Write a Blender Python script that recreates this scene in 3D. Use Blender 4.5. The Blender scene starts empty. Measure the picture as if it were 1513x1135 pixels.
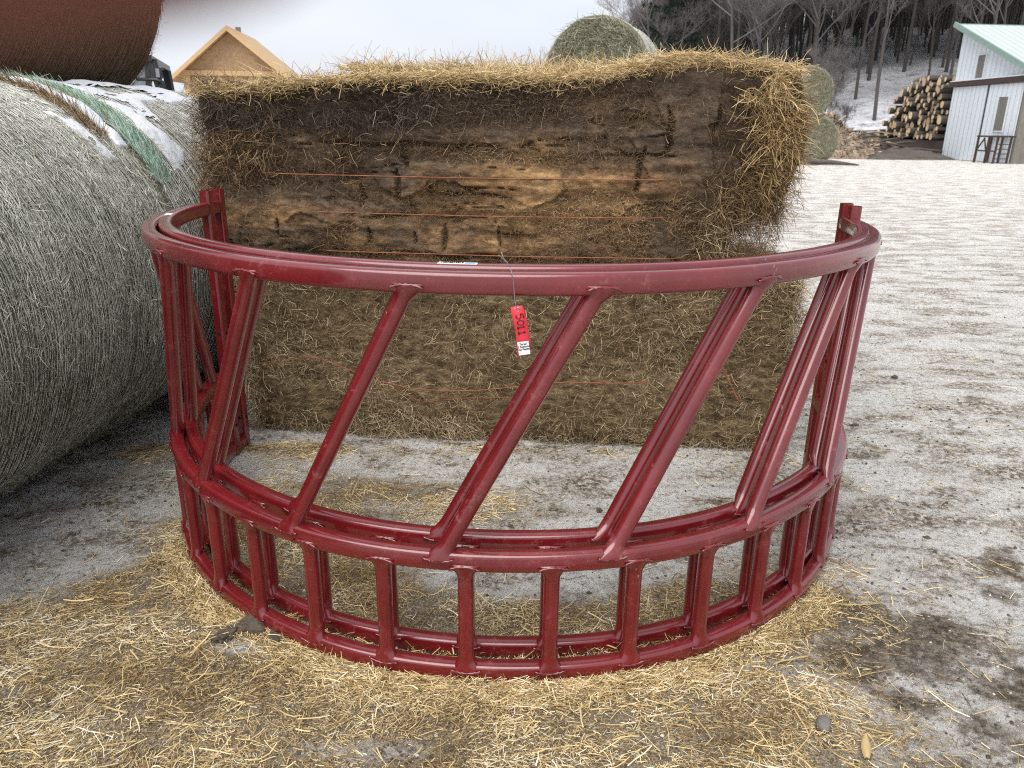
import bpy, math, random
import numpy as np
from mathutils import Vector, Matrix
R_ = math.radians
rng = np.random.default_rng(7)
random.seed(7)
S = bpy.context.scene
COL = S.collection

# ------------------------------------------------------------------ helpers
def tag(o, label=None, cat=None, group=None, kind=None):
    if label: o['label'] = label
    if cat: o['category'] = cat
    if group: o['group'] = group
    if kind: o['kind'] = kind
    return o

def empty(name, loc=(0, 0, 0), rz=0):
    o = bpy.data.objects.new(name, None); COL.objects.link(o)
    o.location = loc; o.rotation_euler = (0, 0, rz); o.empty_display_size = .1
    return o

def mesh_np(name, V, F, mat=None, parent=None, smooth=True, attrs=None, tris=False):
    V = np.asarray(V, np.float32); F = np.asarray(F, np.int32)
    me = bpy.data.meshes.new(name)
    k = F.shape[1]
    me.vertices.add(len(V)); me.vertices.foreach_set('co', V.ravel())
    me.loops.add(F.size); me.loops.foreach_set('vertex_index', F.ravel())
    me.polygons.add(len(F))
    me.polygons.foreach_set('loop_start', np.arange(0, F.size, k, dtype=np.int32))
    me.polygons.foreach_set('loop_total', np.full(len(F), k, np.int32))
    me.polygons.foreach_set('use_smooth', np.full(len(F), smooth))
    me.update(calc_edges=True)
    if attrs:
        for n, a in attrs.items():
            at = me.attributes.new(n, 'FLOAT', 'POINT'); at.data.foreach_set('value', np.asarray(a, np.float32))
    if mat: me.materials.append(mat)
    o = bpy.data.objects.new(name, me); COL.objects.link(o)
    if parent: o.parent = parent
    return o

def mesh_py(name, V, F, mat=None, parent=None, smooth=False):
    me = bpy.data.meshes.new(name)
    me.from_pydata([tuple(v) for v in V], [], F); me.update()
    me.polygons.foreach_set('use_smooth', [smooth] * len(me.polygons))
    if mat: me.materials.append(mat)
    o = bpy.data.objects.new(name, me); COL.objects.link(o)
    if parent: o.parent = parent
    return o

class MB:
    def __init__(s): s.V = []; s.F = []
    def add(s, V, F):
        n = len(s.V); s.V += [tuple(v) for v in V]; s.F += [tuple(i + n for i in f) for f in F]; return s
    def box(s, lo, hi):
        x0, y0, z0 = lo; x1, y1, z1 = hi
        return s.add([(x0,y0,z0),(x1,y0,z0),(x1,y1,z0),(x0,y1,z0),(x0,y0,z1),(x1,y0,z1),(x1,y1,z1),(x0,y1,z1)],
                     [(0,3,2,1),(4,5,6,7),(0,1,5,4),(1,2,6,5),(2,3,7,6),(3,0,4,7)])
    def bar(s, a, b, w, h=None, n=4, up=(0, 0, 1), r1=None):
        a = Vector(a); b = Vector(b); d = (b - a).normalized(); u = Vector(up)
        if abs(d.dot(u)) > .97: u = Vector((0, 1, 0))
        x = d.cross(u).normalized(); y = x.cross(d); h = h or w; k = 1 if r1 is None else r1
        V = []
        for p, q in ((a, 1), (b, k)):
            for i in range(n):
                t = 2 * math.pi * (i + .5) / n; c = 1 / math.cos(math.pi / n) if n == 4 else 1
                V.append(p + x * math.cos(t) * w / 2 * c * q + y * math.sin(t) * h / 2 * c * q)
        F = [(i, (i + 1) % n, n + (i + 1) % n, n + i) for i in range(n)]
        F += [tuple(range(n))[::-1], tuple(range(n, 2 * n))]
        return s.add(V, F)
    def tube(s, pts, r, n=8, flat=1.0):
        pts = [Vector(p) for p in pts]; m = len(pts); V = []
        for i, p in enumerate(pts):
            d = (pts[min(i + 1, m - 1)] - pts[max(i - 1, 0)]).normalized()
            u = Vector((0, 0, 1)) if abs(d.z) < .95 else Vector((0, 1, 0))
            x = d.cross(u).normalized(); y = x.cross(d); rr = r[i] if isinstance(r, (list, tuple)) else r
            V += [p + (x * math.cos(2 * math.pi * k / n) + y * flat * math.sin(2 * math.pi * k / n)) * rr for k in range(n)]
        F = [(i * n + k, i * n + (k + 1) % n, (i + 1) * n + (k + 1) % n, (i + 1) * n + k) for i in range(m - 1) for k in range(n)]
        F += [tuple(range(n))[::-1], tuple(range((m - 1) * n, m * n))]
        return s.add(V, F)
    def build(s, name, mat=None, parent=None, smooth=False): return mesh_py(name, s.V, s.F, mat, parent, smooth)

# numpy value noise --------------------------------------------------------
_T = rng.random((64, 64, 64)).astype(np.float32)
def vn(P):
    P = np.asarray(P, float)
    i = np.floor(P).astype(int); f = P - i; f = f * f * (3 - 2 * f); o = 0
    for a in (0, 1):
        for b in (0, 1):
            for c in (0, 1):
                w = (f[:, 0] if a else 1 - f[:, 0]) * (f[:, 1] if b else 1 - f[:, 1]) * (f[:, 2] if c else 1 - f[:, 2])
                o = o + w * _T[(i[:, 0] + a) & 63, (i[:, 1] + b) & 63, (i[:, 2] + c) & 63]
    return o
def fbm(P, s=1., octv=4, g=.5):
    P = np.asarray(P, float)
    if P.shape[1] == 2: P = np.c_[P, np.full(len(P), .37)]
    o = 0; a = 1; t = 0
    for k in range(octv):
        o = o + a * vn(P * s * 2 ** k + 11.3 * k); t += a; a *= g
    return o / t - .5          # about -.5 .. .5
def sst(a, b, x):
    t = np.clip((x - a) / (b - a), 0, 1); return t * t * (3 - 2 * t)
def cells(P, s):
    """F2-F1 and an id per cell of a 2D jittered grid"""
    q = P * s; i = np.floor(q).astype(int); d1 = np.full(len(P), 9.); d2 = d1.copy(); idd = np.zeros(len(P))
    for a in (-1, 0, 1):
        for b in (-1, 0, 1):
            cx = i[:, 0] + a; cy = i[:, 1] + b
            j1 = _T[cx & 63, cy & 63, 3]; j2 = _T[cx & 63, cy & 63, 9]
            d = np.hypot(cx + .1 + .8 * j1 - q[:, 0], cy + .1 + .8 * j2 - q[:, 1])
            n = d < d1; d2 = np.where(n, d1, np.minimum(d2, d)); idd = np.where(n, _T[cx & 63, cy & 63, 21], idd); d1 = np.where(n, d, d1)
    return d2 - d1, idd

def nrm(v): return v / np.maximum(np.linalg.norm(v, axis=1, keepdims=True), 1e-9)

def strands(name, P, D, L, Wd, nseg=3, curl=.5, grav=0., jit=.1, mat=None, parent=None, kind=None, rnd=None, taper=.6):
    """n thin three-sided stalks that start at P, run along D, bend and droop"""
    n = len(P); P = np.asarray(P, float).copy(); D = nrm(np.asarray(D, float))
    c = nrm(np.cross(D, rng.normal(size=(n, 3)))) * (curl * rng.random((n, 1)) ** 1.2)
    L = np.broadcast_to(L, (n,)); Wd = np.broadcast_to(Wd, (n,))
    s = nrm(np.cross(D, rng.normal(size=(n, 3))))
    V = np.empty((n, nseg + 1, 3, 3), np.float32)
    for k in range(nseg + 1):
        sd = nrm(s - D * (s * D).sum(1, keepdims=True)); up = np.cross(D, sd)
        w = (Wd * (1 - (1 - taper) * k / nseg))[:, None]
        V[:, k, 0] = P + sd * w * .5; V[:, k, 1] = P - sd * w * .5; V[:, k, 2] = P + up * w * .45
        P = P + D * (L / nseg)[:, None]
        D = nrm(D + (c + rng.normal(size=(n, 3)) * jit) / nseg * 2 + np.array([0, 0, -grav]) / nseg)
    base = (np.arange(n) * (nseg + 1) * 3)[:, None, None, None]
    k = np.arange(nseg)[None, :, None, None] * 3; j = np.arange(3)[None, None, :, None]
    q = np.concatenate([k + j, k + (j + 1) % 3, k + 3 + (j + 1) % 3, k + 3 + j], 3) + base
    if rnd is None: rnd = rng.random(n)
    o = mesh_np(name, V.reshape(-1, 3), q.reshape(-1, 4), mat, parent, smooth=False,
                attrs={'rnd': np.repeat(rnd, (nseg + 1) * 3)})
    if kind: o['kind'] = kind
    return o

# ------------------------------------------------------------------ materials
def newmat(name):
    m = bpy.data.materials.new(name); m.use_nodes = True; nt = m.node_tree
    b = nt.nodes['Principled BSDF']; return m, nt, b
def N(nt, t, **kw):
    n = nt.nodes.new(t)
    for k, v in kw.items():
        if k in n.inputs: n.inputs[k].default_value = v
        else: setattr(n, k, v)
    return n
def ramp(nt, fac, stops, interp='LINEAR'):
    r = nt.nodes.new('ShaderNodeValToRGB'); cr = r.color_ramp; cr.interpolation = interp
    while len(cr.elements) < len(stops): cr.elements.new(.5)
    for e, (p, c) in zip(cr.elements, stops):
        e.position = p; e.color = (c, c, c, 1) if isinstance(c, (int, float)) else (*c, 1)
    nt.links.new(fac, r.inputs[0]); return r.outputs[0]
def noise(nt, scale, detail=4, rough=.6, vec=None, stretch=None, dist=0):
    n = N(nt, 'ShaderNodeTexNoise'); n.inputs['Scale'].default_value = scale; n.inputs['Detail'].default_value = detail
    n.inputs['Roughness'].default_value = rough; n.inputs['Distortion'].default_value = dist
    if vec is None: vec = nt.nodes.new('ShaderNodeTexCoord').outputs['Object']
    if stretch:
        mp = N(nt, 'ShaderNodeMapping'); mp.inputs['Scale'].default_value = stretch; nt.links.new(vec, mp.inputs[0]); vec = mp.outputs[0]
    nt.links.new(vec, n.inputs['Vector']); return n.outputs[0]
def mix(nt, f, a, b, mode='MIX'):
    m = nt.nodes.new('ShaderNodeMix'); m.data_type = 'RGBA'; m.blend_type = mode
    for i, v in ((0, f), (6, a), (7, b)):
        s = m.inputs[i]
        if isinstance(v, bpy.types.NodeSocket): nt.links.new(v, s)
        elif isinstance(v, (int, float)): s.default_value = v if i == 0 else (v, v, v, 1)
        else: s.default_value = (*v, 1)
    return m.outputs[2]
def mth(nt, op, a, b=None, c=None):
    m = nt.nodes.new('ShaderNodeMath'); m.operation = op
    for s, v in zip(m.inputs, (a, b, c)):
        if v is None: continue
        if isinstance(v, bpy.types.NodeSocket): nt.links.new(v, s)
        else: s.default_value = v
    return m.outputs[0]
def bump(nt, b, h, strength=.5, dist=.02, prev=None):
    n = N(nt, 'ShaderNodeBump'); n.inputs['Strength'].default_value = strength; n.inputs['Distance'].default_value = dist
    nt.links.new(h, n.inputs['Height'])
    if prev is not None: nt.links.new(prev, n.inputs['Normal'])
    nt.links.new(n.outputs[0], b.inputs['Normal']); return n.outputs[0]
def attr(nt, name): a = nt.nodes.new('ShaderNodeAttribute'); a.attribute_name = name; return a.outputs['Fac']
def simple(name, c1, c2=None, rough=.7, scale=8, metal=0, stretch=None, bmp=0, detail=5):
    m, nt, b = newmat(name); b.inputs['Roughness'].default_value = rough; b.inputs['Metallic'].default_value = metal
    c2 = c2 or tuple(v * .8 for v in c1); f = noise(nt, scale, detail, .6, stretch=stretch)
    nt.links.new(ramp(nt, f, [(.3, c1), (.7, c2)]), b.inputs['Base Color'])
    if bmp: bump(nt, b, f, bmp, .01)
    return m
def strandmat(name, stops, rough=.65, spec=.25):
    m, nt, b = newmat(name); b.inputs['Roughness'].default_value = rough; b.inputs['Specular IOR Level'].default_value = spec
    nt.links.new(ramp(nt, attr(nt, 'rnd'), stops), b.inputs['Base Color']); return m

def mat_red():
    m, nt, b = newmat('red_enamel'); b.inputs['Coat Weight'].default_value = .8; b.inputs['Coat Roughness'].default_value = .10; b.inputs['Coat IOR'].default_value = 1.6
    dust = noise(nt, 16, 8, .8); fine = noise(nt, 110, 5, .8); big = noise(nt, 4, 5, .7)
    c = mix(nt, ramp(nt, big, [(.40, 0), (.60, 1)]), (.128, .0045, .0078), (.172, .0080, .0125))
    film = mth(nt, 'MULTIPLY', ramp(nt, dust, [(.56, 0), (.68, .5)]), ramp(nt, fine, [(.42, 0), (.58, 1)]))
    c = mix(nt, film, c, (.36, .22, .21))
    scr = noise(nt, 24, 6, .8, stretch=(1, 1, .3)); sc = ramp(nt, scr, [(.675, 0), (.69, .8)])
    c = mix(nt, sc, c, (.46, .36, .35)); chip = ramp(nt, noise(nt, 55, 3, .6), [(.76, 0), (.77, .9)]); c = mix(nt, chip, c, (.07, .02, .02))
    nt.links.new(c, b.inputs['Base Color'])
    nt.links.new(ramp(nt, fine, [(.35, .22), (.7, .42)]), b.inputs['Roughness']); nt.links.new(ramp(nt, film, [(0, .8), (.5, .1)]), b.inputs['Coat Weight'])
    bump(nt, b, noise(nt, 45, 3, .6), .12, .002)
    return m
M = {}
M['red'] = mat_red()
M['hole'] = simple('hole_shade', (.004, .002, .002), rough=.9)
M['gold'] = strandmat('golden_straw', [(0, (.16, .10, .045)), (.25, (.33, .22, .10)), (.55, (.52, .38, .19)), (.85, (.66, .51, .28)), (1, (.76, .64, .42))])
M['litter'] = strandmat('trodden_straw', [(0, (.13, .085, .04)), (.25, (.30, .20, .09)), (.55, (.62, .46, .22)), (.82, (.82, .67, .38)), (1, (.92, .84, .66))])
M['hay'] = strandmat('weathered_hay', [(0, (.06, .040, .024)), (.35, (.19, .132, .075)), (.7, (.38, .285, .165)), (1, (.70, .57, .37))])
M['hay_brown'] = strandmat('brown_hay', [(0, (.04, .026, .016)), (.45, (.14, .088, .045)), (.8, (.30, .19, .095)), (1, (.50, .36, .20))])
M['hay_dark'] = strandmat('rotten_hay', [(0, (.03, .022, .017)), (.5, (.075, .055, .041)), (.85, (.15, .115, .088)), (1, (.30, .24, .18))])
M['hay_grey'] = strandmat('bleached_hay', [(0, (.075, .078, .048)), (.35, (.235, .235, .165)), (.65, (.48, .475, .395)), (1, (.84, .83, .76))])
M['hay_green'] = strandmat('green_hay', [(0, (.08, .08, .05)), (.4, (.22, .215, .15)), (.8, (.42, .405, .30)), (1, (.64, .61, .49))])
M['hay_tan'] = strandmat('shaded_tan_hay', [(0, (.05, .03, .018)), (.5, (.14, .09, .05)), (.85, (.25, .17, .10)), (1, (.38, .27, .17))])
M['net'] = simple('net_wrap_thread', (.78, .78, .78), (.50, .50, .49), .5, 6)
M['net_tan'] = simple('tan_net_wrap_thread', (.34, .24, .15), (.22, .15, .09), .6, 6)
M['net_green'] = strandmat('green_net_wrap', [(0, (.13, .14, .10)), (.3, (.20, .27, .19)), (.6, (.30, .55, .40)), (.8, (.46, .64, .54)), (1, (.74, .78, .74))])
M['twine'] = simple('orange_twine', (.38, .12, .05), (.16, .055, .03), .7, 25)
M['wood'] = simple('fresh_lumber', (.60, .42, .23), (.50, .33, .17), .7, 3, stretch=(1, 1, 6))
M['black'] = simple('black_paint', (.012, .013, .016), (.03, .03, .034), .35, 5)
M['glass'] = simple('grey_glass', (.20, .21, .23), (.30, .31, .33), .12, 4)
M['rust'] = simple('rusty_steel', (.060, .034, .030), (.038, .024, .022), .7, 8)
M['bark'] = simple('tree_bark', (.10, .088, .080), (.065, .057, .052), .9, 3, stretch=(1, 1, .3))
M['twig'] = simple('hazy_bare_twigs', (.21, .185, .182), (.155, .135, .135), .9, 2)  # twig grey made paler, with distance haze put into the colour
M['stone'] = simple('grey_stone', (.19, .18, .165), (.11, .105, .095), .8, 40, bmp=.3)
M['ice'] = simple('crushed_ice', (.60, .575, .54), (.38, .34, .29), .6, 60)
M['clod'] = simple('frozen_dung', (.055, .042, .03), (.11, .09, .065), .85, 45, bmp=.6)

def mat_ground():
    m, nt, b = newmat('dirty_ice_and_snow'); b.inputs['Specular IOR Level'].default_value = .35
    tc = nt.nodes.new('ShaderNodeTexCoord').outputs['Object']
    med = noise(nt, 7, 12, .80, tc); fin = noise(nt, 42, 8, .82, tc); mic = noise(nt, 150, 5, .8, tc)
    wide = noise(nt, 3.6, 9, .66, tc, (.62, 1.35, 1), .35)
    snow = ramp(nt, fin, [(.395, (.34, .30, .24)), (.445, (.66, .63, .575)), (.49, (.86, .85, .825))])
    ice = ramp(nt, fin, [(.42, (.10, .078, .055)), (.47, (.28, .23, .175)), (.52, (.56, .50, .43)), (.56, (.84, .81, .76))])
    f1 = mth(nt, 'ADD', mth(nt, 'MULTIPLY', wide, .72), mth(nt, 'MULTIPLY', med, .28))
    f1 = mth(nt, 'ADD', f1, mth(nt, 'MULTIPLY', mth(nt, 'SUBTRACT', fin, .5), .35))
    c = mix(nt, ramp(nt, f1, [(.465, 0), (.55, 1)]), snow, ice)
    deb = noise(nt, 19, 12, .9, tc); c = mix(nt, mth(nt, 'MULTIPLY', ramp(nt, deb, [(.55, 0), (.60, .85)]), ramp(nt, wide, [(.40, .35), (.55, 1)])), c, (.17, .125, .08))
    mud = attr(nt, 'mud'); chaff = attr(nt, 'chaff')
    mf = mth(nt, 'ADD', mud, mth(nt, 'MULTIPLY', mth(nt, 'SUBTRACT', med, .5), 3.4)); mf = mth(nt, 'ADD', mf, mth(nt, 'MULTIPLY', mth(nt, 'SUBTRACT', fin, .5), 1.6))
    dark = ramp(nt, fin, [(.40, (.055, .04, .026)), (.5, (.14, .105, .07)), (.58, (.36, .295, .225))])
    c = mix(nt, ramp(nt, mf, [(.44, 0), (.80, .9)]), c, dark)
    cf = mth(nt, 'ADD', chaff, mth(nt, 'MULTIPLY', mth(nt, 'SUBTRACT', fin, .5), 3.2))
    tan = ramp(nt, mic, [(.42, (.10, .065, .03)), (.5, (.30, .205, .10)), (.56, (.58, .46, .28)), (.62, (.80, .74, .64))])
    c = mix(nt, ramp(nt, cf, [(.35, 0), (.75, .9)]), c, tan)
    # small dark specks of dirt
    sp = noise(nt, 75, 2, .5, tc); c = mix(nt, ramp(nt, sp, [(.66, 0), (.70, .75)]), c, (.07, .055, .04))
    nt.links.new(c, b.inputs['Base Color'])
    nt.links.new(ramp(nt, fin, [(.35, .55), (.7, .95)]), b.inputs['Roughness'])
    p = bump(nt, b, med, .8, .045); p = bump(nt, b, fin, 1., .02, p); bump(nt, b, mic, .7, .006, p)
    return m
M['ground'] = mat_ground()

def mat_hill():
    m, nt, b = newmat('snowy_leaf_floor'); tc = nt.nodes.new('ShaderNodeTexCoord').outputs['Object']
    f = noise(nt, .8, 8, .75, tc, (1, 1, 1)); g = noise(nt, 3.5, 6, .8, tc)
    h = mth(nt, 'ADD', mth(nt, 'MULTIPLY', f, .5), mth(nt, 'MULTIPLY', g, .5))
    nt.links.new(ramp(nt, h, [(.40, (.13, .105, .085)), (.45, (.42, .42, .44)), (.54, (.64, .66, .70))]), b.inputs['Base Color'])
    b.inputs['Roughness'].default_value = .9; return m
M['hill'] = mat_hill()

def mat_round(name, base, streak, rough=.85):
    m, nt, b = newmat(name); b.inputs['Roughness'].default_value = rough
    f = noise(nt, 7, 8, .75, stretch=(1, 9, 1)); g = noise(nt, 2.2, 4, .6)
    c = ramp(nt, f, [(.32, tuple(v * .35 for v in base)), (.5, base), (.68, streak)])
    c = mix(nt, ramp(nt, g, [(.35, .0), (.65, .5)]), c, tuple(v * .7 for v in base)); nt.links.new(c, b.inputs['Base Color'])
    bump(nt, b, f, 1, .02); return m
M['round'] = mat_round('bleached_round_bale', (.20, .198, .14), (.42, .415, .33))
M['round_tan'] = mat_round('tan_round_bale', (.12, .08, .045), (.24, .165, .10))
M['round_green'] = mat_round('green_round_bale', (.19, .185, .12), (.38, .37, .28))

def mat_sq(top):
    m, nt, b = newmat('weathered_bale_face' if top else 'lower_bale_core'); b.inputs['Roughness'].default_value = .95; b.inputs['Specular IOR Level'].default_value = .1
    f = noise(nt, 20, 10, .82, stretch=(.8, 1, 2.0)); g = noise(nt, 5, 8, .72, stretch=(.8, 1, 1.4)); s = noise(nt, 90, 4, .7)
    if top:
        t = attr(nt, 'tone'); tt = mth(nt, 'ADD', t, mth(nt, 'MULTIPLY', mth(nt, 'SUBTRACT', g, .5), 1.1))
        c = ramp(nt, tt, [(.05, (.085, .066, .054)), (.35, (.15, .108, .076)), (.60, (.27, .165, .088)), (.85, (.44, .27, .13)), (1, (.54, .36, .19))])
        c = mix(nt, .75, c, ramp(nt, f, [(.38, .42), (.5, 1.0), (.62, 1.75)]), 'MULTIPLY')
        c = mix(nt, ramp(nt, s, [(.62, 0), (.72, .5)]), c, (.30, .24, .16))
        c = mix(nt, attr(nt, 'crack'), c, (.010, .007, .005))
    else:
        c = ramp(nt, f, [(.38, (.05, .034, .02)), (.5, (.17, .118, .065)), (.6, (.34, .255, .15))])
    nt.links.new(c, b.inputs['Base Color']); p = bump(nt, b, f, .9, .02); bump(nt, b, s, .8, .008, p); return m
M['sq_top'] = mat_sq(True); M['sq_low'] = mat_sq(False)

def mat_snow():
    m, nt, b = newmat('fresh_snow'); b.inputs['Base Color'].default_value = (.82, .84, .88, 1); b.inputs['Roughness'].default_value = .7
    nt.links.new(ramp(nt, noise(nt, 7, 5, .6), [(.3, (.64, .67, .72)), (.6, (.76, .775, .81))]), b.inputs['Base Color'])
    bump(nt, b, noise(nt, 22, 5, .6), .5, .02); return m
M['snow'] = mat_snow()

def mat_corr(name, c1, c2, freq, axis=1, dirt=(.5, .5, .48)):
    m, nt, b = newmat(name); b.inputs['Roughness'].default_value = .45
    tc = nt.nodes.new('ShaderNodeTexCoord').outputs['Object']; sp = N(nt, 'ShaderNodeSeparateXYZ'); nt.links.new(tc, sp.inputs[0])
    w = mth(nt, 'SINE', mth(nt, 'MULTIPLY', sp.outputs[axis], freq)); rib = ramp(nt, w, [(.55, 0), (.95, 1)])
    c = mix(nt, ramp(nt, noise(nt, 1.3, 5, .6, stretch=(1, 1, .4)), [(.4, 0), (.75, .6)]), c1, c2); nt.links.new(c, b.inputs['Base Color'])
    bump(nt, b, rib, 1, .03); return m
M['siding'] = mat_corr('white_ribbed_siding', (.62, .67, .72), (.52, .57, .62), 21)
M['roofing'] = mat_corr('pale_green_metal_roof', (.47, .53, .515), (.52, .57, .56), 16, 0)
M['green_trim'] = simple('green_trim', (.22, .32, .28), rough=.5)
M['greywood'] = simple('grey_boards', (.24, .22, .19), (.13, .12, .10), .9, 4, stretch=(1, 8, .3))
M['slats'] = simple('louvre_slats', (.20, .19, .18), (.11, .105, .10), .6, 6, stretch=(1, 9, .2))
def mat_osb():
    m, nt, b = newmat('strand_board'); f = noise(nt, 7, 7, .8); g = noise(nt, .8, 3, .5)
    c = ramp(nt, f, [(.35, (.26, .15, .075)), (.5, (.42, .27, .145)), (.65, (.55, .38, .22))])
    c = mix(nt, ramp(nt, g, [(.4, 0), (.6, .35)]), c, (.25, .15, .08)); nt.links.new(c, b.inputs['Base Color']); return m
M['osb'] = mat_osb()
def mat_logend():
    m, nt, b = newmat('sawn_log_end'); i = nt.nodes.new('ShaderNodeObjectInfo').outputs['Random']
    c = ramp(nt, i, [(0, (.38, .26, .15)), (.5, (.60, .45, .28)), (1, (.78, .63, .42))])
    c = mix(nt, .6, c, ramp(nt, noise(nt, 9, 4, .6), [(.3, .6), (.7, 1.15)]), 'MULTIPLY'); nt.links.new(c, b.inputs['Base Color']); b.inputs['Roughness'].default_value = .85; return m
M['logend'] = mat_logend()
M['logbark'] = simple('log_bark', (.055, .045, .038), (.13, .115, .10), .9, 5, stretch=(.3, 1, 1), bmp=.6)
M['chips'] = simple('wood_chips', (.42, .33, .25), (.15, .11, .08), .9, 5, bmp=.8, detail=8)
M['chip_bits'] = strandmat('loose_chips', [(0, (.07, .055, .045)), (.4, (.24, .18, .13)), (.75, (.46, .36, .27)), (1, (.62, .53, .42))])
M['drygrass'] = simple('dry_grass_blades', (.36, .28, .19), (.24, .18, .12), .9, 3)
M['needles'] = simple('pine_needles', (.018, .035, .020), (.035, .055, .032), .8, 5)
M['white'] = simple('white_label', (.82, .82, .84), (.78, .78, .80), .5, 5)
M['tagred'] = simple('red_tag_card', (.72, .035, .06), (.80, .06, .085), .45, 20)
M['ink'] = simple('black_ink', (.01, .01, .012), rough=.5)
M['blue'] = simple('pale_blue_print', (.25, .55, .72), rough=.5)
M['wire'] = simple('steel_wire', (.35, .33, .32), rough=.4, metal=.6)
M['husk'] = simple('corn_husk', (.55, .42, .21), (.40, .29, .13), .8, 30, stretch=(6, 1, 1))

# ------------------------------------------------------------------ camera
PITCH, ROLL, CAMH = .326, .012, 1.386
fw = Vector((0, math.cos(PITCH), -math.sin(PITCH))); rt = Vector((1, 0, 0)); up = rt.cross(fw)
ca = rt * math.cos(ROLL) + up * math.sin(ROLL); cb = -rt * math.sin(ROLL) + up * math.cos(ROLL)
cam = bpy.data.cameras.new('camera'); co = bpy.data.objects.new('camera', cam); COL.objects.link(co)
CM = Matrix.Translation((0, 0, CAMH)) @ Matrix((ca, cb, -fw)).transposed().to_4x4(); co.matrix_world = CM
cam.sensor_width = 36; cam.lens = 36 * 1136 / 1513; cam.clip_start = .004; cam.clip_end = 1500
cam.dof.use_dof = True; cam.dof.focus_distance = 2.3; cam.dof.aperture_fstop = cam.lens / 3.6
S.camera = co
_a, _b, _f = (np.array(v) for v in (ca, cb, fw))
def px(P):
    q = np.asarray(P, float) - np.array([0, 0, CAMH]); z = np.maximum(q @ _f, .01)
    return 756.5 + 1136 * (q @ _a) / z, 567.5 - 1136 * (q @ _b) / z

# ------------------------------------------------------------------ light
W = bpy.data.worlds.new('World'); S.world = W; W.use_nodes = True; nt = W.node_tree
bg = nt.nodes['Background']; bg.inputs[1].default_value = .1
sky = N(nt, 'ShaderNodeTexSky', sky_type='NISHITA', sun_disc=False); sky.sun_elevation = R_(56); sky.sun_rotation = R_(205)
sky.air_density = 1.; sky.dust_density = 2.
hs = N(nt, 'ShaderNodeHueSaturation'); hs.inputs['Saturation'].default_value = .35; nt.links.new(sky.outputs[0], hs.inputs['Color'])
gen = nt.nodes.new('ShaderNodeTexCoord').outputs['Generated']
cl = ramp(nt, noise(nt, 2.2, 5, .5, gen, (1, 1, 3)), [(.3, (5.6, 5.9, 6.6)), (.68, (6.9, 7.2, 7.7))])
nt.links.new(mix(nt, .85, hs.outputs[0], cl), bg.inputs[0])
sl = bpy.data.lights.new('sun', 'SUN'); sl.energy = 2.4; sl.angle = R_(55); sl.color = (1, .95, .88)
so = bpy.data.objects.new('sun', sl); COL.objects.link(so)
el, az = R_(56), R_(205)       # high soft light from behind the camera
dirv = Vector((math.sin(az) * math.cos(el), math.cos(az) * math.cos(el), math.sin(el)))
so.rotation_euler = dirv.to_track_quat('Z', 'Y').to_euler()
so.location = (10, 10, 20)

# ------------------------------------------------------------------ ground
def gauss(x, y, L):
    o = np.zeros_like(x)
    for cx, cy, sx, sy, rot, w in L:
        c, s = math.cos(rot), math.sin(rot); u = (x - cx) * c + (y - cy) * s; v = -(x - cx) * s + (y - cy) * c
        o = o + w * np.exp(-.5 * ((u / sx) ** 2 + (v / sy) ** 2))
    return o
STRAW = [(a_, b_, c_, d_, e_, .92 * f_) for a_, b_, c_, d_, e_, f_ in [(-1.15, 1.95, .40, .30, .3, 1.2), (-.95, 1.55, .55, .20, 0, 1.5), (-.35, 1.48, .55, .13, 0, 1.3), (.25, 1.50, .42, .13, 0, 1.5), (-.6, 1.28, .8, .12, 0, .9),
         (.55, 1.62, .25, .13, .5, .9), (-.95, 2.30, .16, .30, .5, .9), (-.55, 2.25, .35, .22, -.5, 1.15), (-.35, 1.95, .42, .10, -.2, 1.4), (.25, 1.90, .5, .09, .1, 1.3), (.55, 2.05, .22, .10, .4, .7),
         (-.40, 2.70, .48, .14, -.15, 1.0), (.75, 2.1, .22, .16, .6, .6), (1.1, 2.35, .12, .25, 0, .4), (-.95, 3.1, .15, .1, 0, .8), (-1.55, 3.0, .12, .15, 0, .6),
         (1.35, 2.9, .10, .28, 0, .6), (.62, 1.35, .15, .12, 0, 1.0), (-.2, 3.15, 1.1, .05, 0, .5), (.95, 1.75, .25, .25, 0, .12), (-1.7, 1.7, .35, .2, .2, .9)]]
MUD = [(1.15, 1.85, .28, .16, -.5, .55), (1.45, 1.62, .35, .12, -.5, .5), (.95, 1.68, .14, .16, 0, .55), (1.0, 2.05, .13, .08, 0, .5), (1.35, 1.35, .3, .12, 0, .5), (-1.45, 2.45, .25, .06, .6, .3),
       (.35, 2.45, .25, .1, 0, .25), (1.5, 3.2, .3, .08, .2, .3), (-.45, 1.85, .12, .07, 0, .4), (1.9, 2.2, .3, .1, .3, .35), (2.2, 3.6, .5, .1, 0, .25), (0, 3.4, 1.4, .15, 0, .5)]
SNOWY = [(-.74, 1.79, .10, .04, 0, 1.1), (-.43, 1.42, .16, .05, 0, 1.2), (-.20, 1.43, .12, .04, .1, 1.1), (-.93, 1.68, .08, .03, 0, .8), (-.06, 1.68, .1, .02, 0, .6), (.55, 1.73, .12, .03, .3, .5), (-1.55, 2.15, .18, .25, 0, .8), (.05, 2.25, .5, .15, 0, .5), (-.25, 1.30, .25, .05, 0, .7), (-.55, 1.67, .12, .04, 0, .6)]
def straw_d(x, y):
    return np.clip(gauss(x, y, STRAW) - 1.25 * gauss(x, y, SNOWY), 0, 1.5)
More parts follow.
